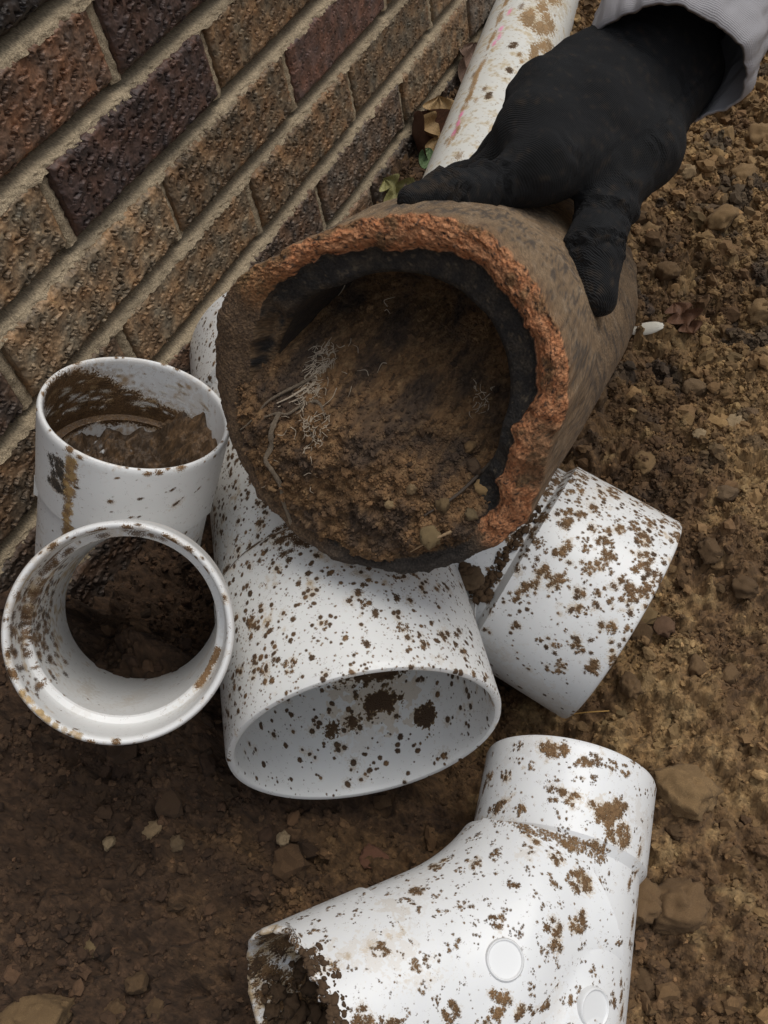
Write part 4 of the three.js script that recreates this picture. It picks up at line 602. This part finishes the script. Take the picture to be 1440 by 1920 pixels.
    const tuft = (cx, cy, n, len, sp) => { for (let i = 0; i < n; i++) { const x = cx + sp * (R() - 0.5), y = cy + sp * 1.5 * (R() - 0.5), a = R() * 6.28, l = len * (0.4 + R()), b = a + (R() - 0.5) * 2.2; hairs.push(tube([[x, y, 0], [x + Math.cos(a) * l * 0.5, y + Math.sin(a) * l * 0.5, 0.002 * R()], [x + Math.cos(b) * l, y + Math.sin(b) * l, 0.001 * R()]], 0.00026, 0.00012, 0.0012)); } };
    tuft(-0.0535, 0.014, 55, 0.0045, 0.009); tuft(-0.054, 0.006, 34, 0.0045, 0.007); tuft(-0.051, -0.002, 40, 0.005, 0.009); tuft(-0.044, -0.020, 34, 0.0045, 0.011); tuft(-0.0405, -0.0245, 26, 0.005, 0.014); tuft(0.046, -0.006, 20, 0.005, 0.012); tuft(-0.03, 0.03, 12, 0.006, 0.04); tuft(-0.06, -0.03, 10, 0.006, 0.04);
    const h = mesh('root_hair', mergeGeometries(hairs), rp, w); h.userData.kind = 'stuff';
  }
}

// ───────────────────────── gloved hand and sleeve
{
  const P = thing('person', 'black knit work glove and grey sleeve of a person gripping the clay pipe', 'person');
  const J = { wrist: V(0.3480, -0.1775, -0.2680), wl: V(0.3230, -0.1720, -0.2620), wr: V(0.3660, -0.1870, -0.2740), imcp: V(0.3159, -0.1655, -0.1085), mmcp: V(0.2994, -0.1605, -0.1400), rmcp: V(0.2918, -0.1620, -0.1810), lmcp: V(0.2975, -0.1680, -0.2250), ipip: V(0.2881, -0.1660, -0.0770), idip: V(0.2764, -0.1500, -0.0490), itip: V(0.2650, -0.1395, -0.0250), mpip: V(0.2731, -0.1830, -0.1180), mdip: V(0.2490, -0.1930, -0.1210), mtip: V(0.2300, -0.2040, -0.1170), rpip: V(0.2600, -0.2000, -0.1740), rdip: V(0.2430, -0.2200, -0.1790), rtip: V(0.2280, -0.2420, -0.1800), lpip: V(0.2640, -0.2150, -0.2150), ltip: V(0.2380, -0.2560, -0.2160), cmc: V(0.3650, -0.1930, -0.2230), tmcp: V(0.3520, -0.2020, -0.1340), tip1: V(0.3560, -0.2070, -0.0890), ttip: V(0.3680, -0.2200, -0.0610), then: V(0.3600, -0.1950, -0.1850), pc: V(0.3290, -0.1700, -0.1780), fore: V(0.3600, -0.1650, -0.3600), wrap: V(0.375, -0.205, -0.2) };
  for (const k in J) J[k].sub(camera.position).multiplyScalar(0.945).add(camera.position);
  const bones = [['wl', 'wr', 0.0255, 0.0235], ['wl', 'lmcp', 0.027, 0.019], ['wl', 'rmcp', 0.028, 0.0215], ['wrist', 'mmcp', 0.028, 0.0215], ['wrist', 'imcp', 0.028, 0.0190], ['lmcp', 'rmcp', 0.019, 0.021], ['rmcp', 'mmcp', 0.021, 0.021], ['mmcp', 'imcp', 0.0215, 0.019], ['pc', 'then', 0.026, 0.0215], ['wr', 'then', 0.0235, 0.0215], ['then', 'tmcp', 0.0215, 0.0190], ['then', 'imcp', 0.022, 0.016], ['fore', 'wrist', 0.031, 0.0275],
    ['imcp', 'ipip', 0.0175, 0.0152], ['ipip', 'idip', 0.0152, 0.0135], ['idip', 'itip', 0.0135, 0.0105], ['mmcp', 'mpip', 0.0165, 0.0138], ['mpip', 'mdip', 0.0138, 0.012], ['mdip', 'mtip', 0.012, 0.0095], ['rmcp', 'rpip', 0.016, 0.013], ['rpip', 'rdip', 0.013, 0.0118], ['rdip', 'rtip', 0.0118, 0.0092], ['lmcp', 'lpip', 0.0145, 0.0118], ['lpip', 'ltip', 0.0118, 0.0085],
    ['tmcp', 'tip1', 0.0205, 0.0186], ['tip1', 'ttip', 0.0186, 0.0155]].map(([a, b, r0, r1]) => [J[a], J[b], r0, r1]);
  const sdf = (x, y, z) => {
    let s = 0; const k = 190; // exponential smooth minimum
    for (const [a, b, r0, r1] of bones) { const bx = b.x - a.x, by = b.y - a.y, bz = b.z - a.z, t = clamp(((x - a.x) * bx + (y - a.y) * by + (z - a.z) * bz) / (bx * bx + by * by + bz * bz)), d = Math.hypot(x - a.x - bx * t, y - a.y - by * t, z - a.z - bz * t) - mix(r0, r1, t); if (d < 0.05) s += Math.exp(-k * d); }
    return s > 0 ? -Math.log(s) / k + 0.0035 : 0.05;
  };
  const n = 132, half = 0.165, ctr = V(0.3150, -0.1710, -0.1440), mc = new MarchingCubes(n, new THREE.MeshBasicMaterial(), false, false, 400000);
  mc.isolation = 0;
  for (let k = 0; k < n; k++) for (let j = 0; j < n; j++) for (let i = 0; i < n; i++) { const x = ((i - n / 2) / (n / 2)) * half + ctr.x, y = ((j - n / 2) / (n / 2)) * half + ctr.y, z = ((k - n / 2) / (n / 2)) * half + ctr.z; mc.field[k * n * n + j * n + i] = -sdf(x, y, z); }
  mc.update();
  const cnt = mc.count, src = mc.positionArray; let g = new THREE.BufferGeometry(); const arr = new Float32Array(cnt * 3); for (let i = 0; i < cnt * 3; i += 3) { arr[i] = src[i] * half + ctr.x; arr[i + 1] = src[i + 1] * half + ctr.y; arr[i + 2] = src[i + 2] * half + ctr.z; }
  g.setAttribute('position', new THREE.BufferAttribute(arr, 3)); g = mergeVertices(g, 1e-5); g.computeVertexNormals();
  { // creases at the joints, seams of the knit, slack folds at the wrist
    const p = g.attributes.position, nm = g.attributes.normal, uv = [], col = [], ax = J.wrist.clone().sub(J.pc).normalize(), fr = axisFrame(ax);
    const cre = [[J.ipip, J.idip, J.ipip, 0.0020], [J.idip, J.itip, J.idip, 0.0020], [J.tip1, J.ttip, J.tip1, 0.0024], [J.tmcp, J.tip1, J.tmcp.clone().lerp(J.tip1, 0.45), 0.0018]];
    for (let i = 0; i < p.count; i++) {
      const q = V().fromBufferAttribute(p, i), m = V().fromBufferAttribute(nm, i); let d = 0;
      for (const [A, B, c, amp] of cre) { const t = q.clone().sub(c).dot(B.clone().sub(A).normalize()), near = q.distanceTo(c); if (near < 0.026) d += amp * (Math.sin(t * 900 + 3 * n3(q.x * 60, q.y * 60, q.z * 60)) * Math.exp(-((t / 0.006) ** 2)) - 0.5 * Math.exp(-((t / 0.0022) ** 2))); }
      d += 0.0016 * fbm3(q.x * 34, q.y * 34, q.z * 34, 3) + 0.0008 * Math.sin(n3(q.x * 26, q.y * 26, q.z * 26) * 9) * ss(0.1, 0.5, n3(q.x * 17 + 4, q.y * 17, q.z * 17));
      const th = q.distanceTo(J.tmcp); d += 0.0018 * Math.sin(q.clone().sub(J.tmcp).dot(V(0.05, -0.5, 0.8)) * 420 + 2 * n3(q.x * 40, q.y * 40, q.z * 40)) * ss(0.036, 0.012, th) * ss(0.0, 0.02, q.x - J.tmcp.x + 0.004);
      q.addScaledVector(m, d); p.setXYZ(i, q.x, q.y, q.z);
      const w = q.clone().sub(J.pc), t = w.dot(ax); uv.push(Math.atan2(w.dot(fr.W), w.dot(fr.U)) * 0.04, t);
      const dust = ss(0.25, 0.75, fbm3(q.x * 120 + 2, q.y * 120, q.z * 120, 4) + 0.45 * ss(0.06, 0.0, q.distanceTo(J.itip)) + 0.12 * ss(0.05, 0, q.distanceTo(J.ttip)) + 0.1), k = mixc([0.0090, 0.0092, 0.0098], [0.065, 0.045, 0.028], dust * 0.42); col.push(...k);
    }
    g.setAttribute('uv', new THREE.Float32BufferAttribute(uv, 2)); g.setAttribute('color', new THREE.Float32BufferAttribute(col, 3)); g.computeVertexNormals();
  }
  // knit: rows of small loops
  const S = 128, kd = new Uint8Array(S * S * 4); for (let j = 0; j < S; j++) for (let i = 0; i < S; i++) { const u = i / S * 8, v = j / S * 8, f = (v + 0.35 * Math.abs(((u % 1) + 1) % 1 - 0.5) * 2) % 1, h = Math.sin(f * Math.PI) * (0.55 + 0.45 * Math.abs(Math.sin(u * Math.PI))), o = (j * S + i) * 4; kd[o] = kd[o + 1] = kd[o + 2] = 255 * h; kd[o + 3] = 255; }
  const knit = dataTex(kd, S, S, false); knit.repeat.set(115, 115);
  mesh('glove', g, phys({ vertexColors: true, roughness: 0.82, bumpMap: knit, bumpScale: 0.0006, sheen: 0.6, sheenRoughness: 0.55, sheenColor: new THREE.Color(0.11, 0.11, 0.12), specularIntensity: 0.45 }), P);
  { // sleeve: loose cloth tube over the wrist, open at the cuff
    const [A, B, C] = [V(0.3560, -0.1680, -0.2420), V(0.372, -0.115, -0.46), V(0.40, -0.02, -0.72)].map((p) => p.sub(camera.position).multiplyScalar(0.945).add(camera.position)), cv = new THREE.CatmullRomCurve3([A, A.clone().lerp(B, 0.5), B, C]);
    const N = 160, M = 130, pos = [], uv = [], idx = [], frm = cv.computeFrenetFrames(M, false);
    const rad = (t, f) => { let r = 0.0530 + 0.014 * f + 0.004 * Math.cos(t * 2 + 0.6) + 0.0035 * n3(Math.cos(t) * 1.2, Math.sin(t) * 1.2, f * 5) + 0.0014 * Math.sin(f * 34 + 4 * n2(t * 1.2, f * 4)) * ss(0.1, 0.3, f); r -= 0.002 * ss(0.03, 0, f) ** 2; r += 0.0016 * n3(Math.cos(t) * 3.5, Math.sin(t) * 3.5, f * 14) + 0.0006 * n3(Math.cos(t) * 9, Math.sin(t) * 9, f * 40); r -= 0.0009 * Math.exp(-(((f - 0.055) / 0.004) ** 2)); return r; };
    for (let side = 0; side < 2; side++) for (let j = 0; j <= M; j++) { const f = (side ? j : M - j) / M, c = cv.getPointAt(f), X = frm.normals[Math.round(f * M)], Y = frm.binormals[Math.round(f * M)]; for (let i = 0; i <= N; i++) { const t = i / N * Math.PI * 2, r = rad(t, f) - (side ? 0.0022 : 0) - (f < 1e-6 ? 0.0012 : 0), q = c.clone().addScaledVector(X, Math.cos(t) * r).addScaledVector(Y, Math.sin(t) * r); pos.push(q.x, q.y, q.z); uv.push(t * 0.055, f * 0.45); } }
    const g2 = buffer(pos, gridIdx(N, 2 * M + 1, false), uv);
    mesh('sleeve', g2, phys({ color: new THREE.Color().setRGB(0.34, 0.325, 0.335), roughness: 0.95, side: THREE.DoubleSide, bumpMap: rep(knit, 110), bumpScale: 0.0003, sheen: 0.3, sheenRoughness: 0.7, sheenColor: new THREE.Color(0.3, 0.3, 0.3) }), P);
  }
}

// ───────────────────────── single lumps, stones, leaves and bits on the ground
{
  const lumpMat = (c) => std({ color: new THREE.Color().setRGB(...c), roughness: 1, map: rep(soilGrain, 1.5), bumpMap: rep(grainBump, 0.8), bumpScale: 0.00022 });
  const lump = (name, label, cat, x, z, s, col, seed, squash = 0.8, turn = 0, detail = 5, sx = 1, lift = 0.3, rough = 0.24, group) => {
    const m = mesh(name, clodGeo(seed, detail, squash, rough, 6), lumpMat(col)); m.position.set(x, groundY(x, z) + s * lift * squash, z); m.scale.set(s * sx, s, s); m.rotation.set(0.2 * Math.sin(seed), turn, 0.15 * Math.cos(seed)); return tag(m, label, cat, group);
  };
  const D = [0.225, 0.132, 0.060], M = [0.165, 0.096, 0.044], T = [0.325, 0.200, 0.090], PL = [0.50, 0.355, 0.20];
  lump('soil_clod', 'largest angular soil clod on the right beside the small wye hub', 'soil clod', 0.494, 0.108, 0.0245, T, 1201, 0.85, 0.5, 7);
  lump('soil_clod', 'blocky soil clod below the largest one, right of the small wye', 'soil clod', 0.512, 0.187, 0.0195, D, 1202, 0.9, 1.2, 7, 1.15);
  lump('soil_clod', 'soil clod half hidden behind the right side of the small wye', 'soil clod', 0.487, 0.196, 0.017, D, 1203, 0.8, 0.2, 6);
  lump('soil_clod', 'tan soil clod cut off by the bottom left corner', 'soil clod', 0.178, 0.431, 0.0205, [0.24, 0.15, 0.07], 1204, 0.8, 0.9, 7, 1.2);
  lump('soil_clod', 'rounded brown clod next to the right side of the clay pipe', 'soil clod', 0.309, -0.266, 0.0165, M, 1205, 0.9, 0.3, 6, 0.8);
  lump('stone', 'pale lobed stone near the right edge', 'stone', 0.448, -0.286, 0.0105, PL, 1206, 0.8, 0.7, 5, 1.25);
  lump('soil_clod', 'light angular clod just above the corner of the large side branch', 'soil clod', 0.383, -0.197, 0.0125, T, 1207, 0.7, 0.2, 5);
  lump('soil_clod', 'flat brown clod right of the white shell piece', 'soil clod', 0.399, -0.322, 0.0125, [0.26, 0.165, 0.085], 1208, 0.6, 1.1, 5);
  lump('soil_clod', 'brown clod lying off the lower end of the large side branch', 'soil clod', 0.424, -0.022, 0.0155, M, 1209, 0.85, 0.4, 6);
  lump('soil_clod', 'small reddish clod touching the one off the side branch', 'soil clod', 0.445, -0.031, 0.0095, [0.2, 0.11, 0.06], 1210, 0.8, 1.4, 5);
  lump('stone', 'pale wedge-shaped stone alone in the dark soil at lower left', 'stone', 0.157, 0.325, 0.0055, PL, 1211, 0.8, 0.2, 4, 0.8);
  lump('stone', 'pale flat stone in the dark soil below the white ring', 'stone', 0.178, 0.305, 0.0062, [0.44, 0.30, 0.16], 1212, 0.65, 0.9, 4, 1.3);
  lump('stone', 'pale squarish pebble in the dark soil under the large mouth', 'stone', 0.241, 0.263, 0.0053, [0.54, 0.39, 0.23], 1213, 0.9, 0.1, 4);
  lump('stone', 'brown round pebble right of the flat stone below the white ring', 'stone', 0.194, 0.305, 0.0058, [0.24, 0.16, 0.085], 1214, 0.8, 0.3, 4);
  lump('stone', 'tan pebble above the corner clod at lower left', 'stone', 0.179, 0.383, 0.0064, [0.28, 0.19, 0.09], 1215, 0.8, 0.5, 4);
  lump('clay_shard', 'reddish flake of clay in the soil left of the small wye', 'clay shard', 0.300, 0.241, 0.0090, [0.26, 0.12, 0.07], 1216, 0.35, 0.6, 4, 1.2);
  lump('soil_clod', 'long brown clod between the side branch and the right edge', 'soil clod', 0.434, 0.034, 0.0125, D, 1217, 0.75, 0.6, 6, 0.7);
  lump('stone', 'light rounded stone by the glove cuff on the right', 'stone', 0.301, -0.672, 0.0125, [0.4, 0.27, 0.14], 1218, 0.9, 0.3, 5);
  const more = [[0.438, -0.448, 0.016, T, 'sandy clod at the right edge below the pale heap'], [0.371, -0.790, 0.022, T, 'coarse sandy clod high at the right edge below the sleeve'], [0.366, -0.578, 0.018, T, 'sandy clod in the pale heap beside the thumb, farther right'], [0.291, -0.538, 0.0165, T, 'sandy clod close behind the gloved thumb'], [0.369, -0.692, 0.016, T, 'sandy clod below the sleeve at the right'], [0.330, -0.474, 0.0145, D, 'brown clod between the thumb and the white shell piece'], [0.422, -0.247, 0.0068, PL, 'small pale pebble below the lobed stone'], [0.461, -0.297, 0.0074, [0.24, 0.15, 0.08], 'small brown pebble right of the lobed stone'], [0.507, 0.240, 0.0105, M, 'brown clod at the lower right, below the blocky one'], [0.498, 0.132, 0.0066, M, 'small clod just under the largest soil clod'], [0.505, -0.008, 0.0095, D, 'clod near the right edge level with the hub end'], [0.498, -0.091, 0.0125, M, 'dark clod at the right edge above the hub corner'], [0.480, -0.006, 0.0095, D, 'rounded clod between the long clod and the right edge'], [0.461, -0.184, 0.0098, [0.22, 0.14, 0.075], 'clod at the right edge right of the small pale pebble'], [0.464, -0.111, 0.0110, M, 'flat clod right of the hub corner'], [0.424, -0.112, 0.0058, T, 'small tan clod just off the hub corner']];
  more.forEach(([x, z, s, c, label], i) => lump(i === 6 || i === 7 ? 'stone' : 'soil_clod', label, i === 6 || i === 7 ? 'stone' : 'soil clod', x, z, s, c, 1300 + i, 0.75, i, 5, 0.9 + 0.06 * (i % 5)));
  [[0.211, 0.388, 0.0082], [0.207, 0.408, 0.0074], [0.225, 0.395, 0.0068]].forEach(([x, z, s], i) => lump('soil_clod', ['round clod in the lower left cluster, nearest the tan pebble', 'round clod in the lower left cluster, nearest the corner clod', 'round clod in the lower left cluster, nearest the small wye'][i], 'soil clod', x, z, s, M, 1400 + i, 0.85, i, 5));
  { // stone in the gap between the large mouth and its side branch
    const m = mesh('stone', clodGeo(1500, 5, 0.8, 0.25, 6), lumpMat([0.17, 0.105, 0.055])); m.position.set(0.3225, -0.3750, 0.0710); m.scale.setScalar(0.0092); tag(m, 'brown stone wedged between the large wye and its side branch', 'stone');
  }
  { // shell piece
    const g = new THREE.SphereGeometry(1, 32, 16, 0, 6.2832, 0, 1.25), p = g.attributes.position; for (let i = 0; i < p.count; i++) p.setXYZ(i, p.getX(i) * (1 + 0.1 * n2(p.getX(i) * 3, p.getZ(i) * 3)), p.getY(i), p.getZ(i)); g.computeVertexNormals();
    const m = mesh('shell_piece', g, phys({ color: 0xd9d2c2, roughness: 0.35, side: THREE.DoubleSide })); m.scale.set(0.019, 0.0045, 0.0075); m.position.set(0.334, groundY(0.334, -0.378) + 0.003, -0.378); m.rotation.set(0.5, 0.35, 0.1); tag(m, 'white shell-like fragment on the soil right of the clay pipe', 'fragment');
  }
  const leafGeo = (len, lobes, seed, curl, lobed = 0.45) => { // blade with a mid rib and lobes, cupped
    const N = 60, M = 12, pos = [], uv = [], R = mulberry(seed);
    for (let i = 0; i <= N; i++) for (let j = -M; j <= M; j++) {
      const t = i / N, q = j / M, wv = 0.36 * len * Math.sin(Math.PI * t ** 0.8) ** 0.7 * (1 - lobed + lobed * Math.abs(Math.sin(t * Math.PI * lobes + 0.3)) ** 0.7) + 0.012 * len;
      const x = q * wv, z = t * len - Math.abs(q) * -0.12 * len * Math.sin(t * Math.PI), y = curl * len * (q * q * 0.5 * Math.sin(Math.PI * t) + 0.6 * (t - 0.5) ** 2) + 0.02 * len * Math.sin(q * 9 + t * 11) - 0.012 * len * Math.exp(-((q / 0.06) ** 2));
      pos.push(x, y, z); uv.push(x, z);
    }
    return buffer(pos, gridIdx(2 * M, N, false), uv);
  };
  const leaf = (label, c, pos, len, lobes, curl, tip, facing, seed, lobed) => {
    const m = mesh('leaf', leafGeo(len, lobes, seed, curl, lobed), phys({ color: new THREE.Color().setRGB(...c), roughness: 0.75, side: THREE.DoubleSide, map: rep(soilGrain, 20), bumpMap: rep(grainBump, 8), bumpScale: 0.0002 }));
    const z = tip.clone().normalize(), y = facing.clone().addScaledVector(z, -facing.dot(z)).normalize(), x = y.clone().cross(z); m.quaternion.setFromRotationMatrix(new THREE.Matrix4().makeBasis(x, y, z)); m.position.copy(pos).addScaledVector(z, -len / 2); return tag(m, label, 'leaf');
  };
  const up = V(-0.26, 0.60, -0.75), right = V(0.89, -0.16, -0.43), out = V(0.45, 0.8, 0.5); // along the wall foot
  leaf('tan lobed dry leaf standing between the wall and the white pipe', [0.50, 0.32, 0.14], V(0.0330, -0.418, -0.5380), 0.085, 3, 0.35, up.clone().addScaledVector(right, -0.1), out, 1, 0.85);
  leaf('dark brown curled dry leaf against the wall behind the tan one', [0.17, 0.075, 0.04], V(0.0060, -0.432, -0.5240), 0.070, 1, 1.6, up.clone().addScaledVector(right, -0.35), out.clone().addScaledVector(right, 0.6), 2, 0.1);
  leaf('yellow-green withered leaf against the wall above the clay pipe', [0.42, 0.38, 0.15], V(0.0300, -0.435, -0.4220), 0.062, 3, 0.5, up.clone().addScaledVector(right, -0.9), out, 3, 0.9);
  leaf('small green leaf beside the long white pipe, nearer the hand', [0.20, 0.30, 0.13], V(0.0300, -0.428, -0.4960), 0.026, 1, 0.5, up.clone().addScaledVector(right, 0.3), out, 4, 0.1);
  leaf('tiny green leaf farther up between the wall and the long white pipe', [0.22, 0.33, 0.17], V(0.0180, -0.430, -0.6040), 0.022, 1, 0.4, up.clone().addScaledVector(right, 0.8), out, 5, 0.1);
  leaf('pinkish brown leaf scrap tucked under the long pipe by the wall', [0.34, 0.22, 0.16], V(0.012, -0.425, -0.690), 0.07, 2, 0.9, up, out, 6, 0.4);
  leaf('grey brown leaf scrap by the wall above the yellow-green leaf', [0.30, 0.22, 0.16], V(0.0420, -0.440, -0.4300), 0.045, 2, 0.7, up.clone().addScaledVector(right, 0.1), out, 8, 0.4);
  leaf('russet fallen leaf half buried in the soil at right', [0.19, 0.085, 0.04], V(0.366, groundY(0.366, -0.41) + 0.008, -0.41), 0.055, 3, 0.4, V(0.6, 0, 0.8), V(0, 1, 0.2), 7, 0.85);
  const tw = new THREE.TubeGeometry(new THREE.CatmullRomCurve3([V(0.398, -0.512, 0.066), V(0.412, -0.509, 0.062), V(0.425, -0.513, 0.056)].map((p) => p.setY(groundY(p.x, p.z) + 0.003))), 20, 0.0006, 6);
  tag(mesh('straw', tw, std({ color: 0xb08a4e, roughness: 0.8 })), 'thin straw stalk on the soil below the hub corner', 'straw');
}

// every thing's origin goes to its foot
for (const o of scene.children) if (o.isGroup) {
  o.updateMatrixWorld(true); const b = new THREE.Box3().setFromObject(o), f = b.getCenter(V()); f.y = b.min.y; if (!isFinite(f.x)) continue;
  const d = f.clone().sub(o.position).divideScalar(o.scale.x); o.position.copy(f); for (const k of o.children) k.position.sub(d);
}
renderer.render(scene, camera);
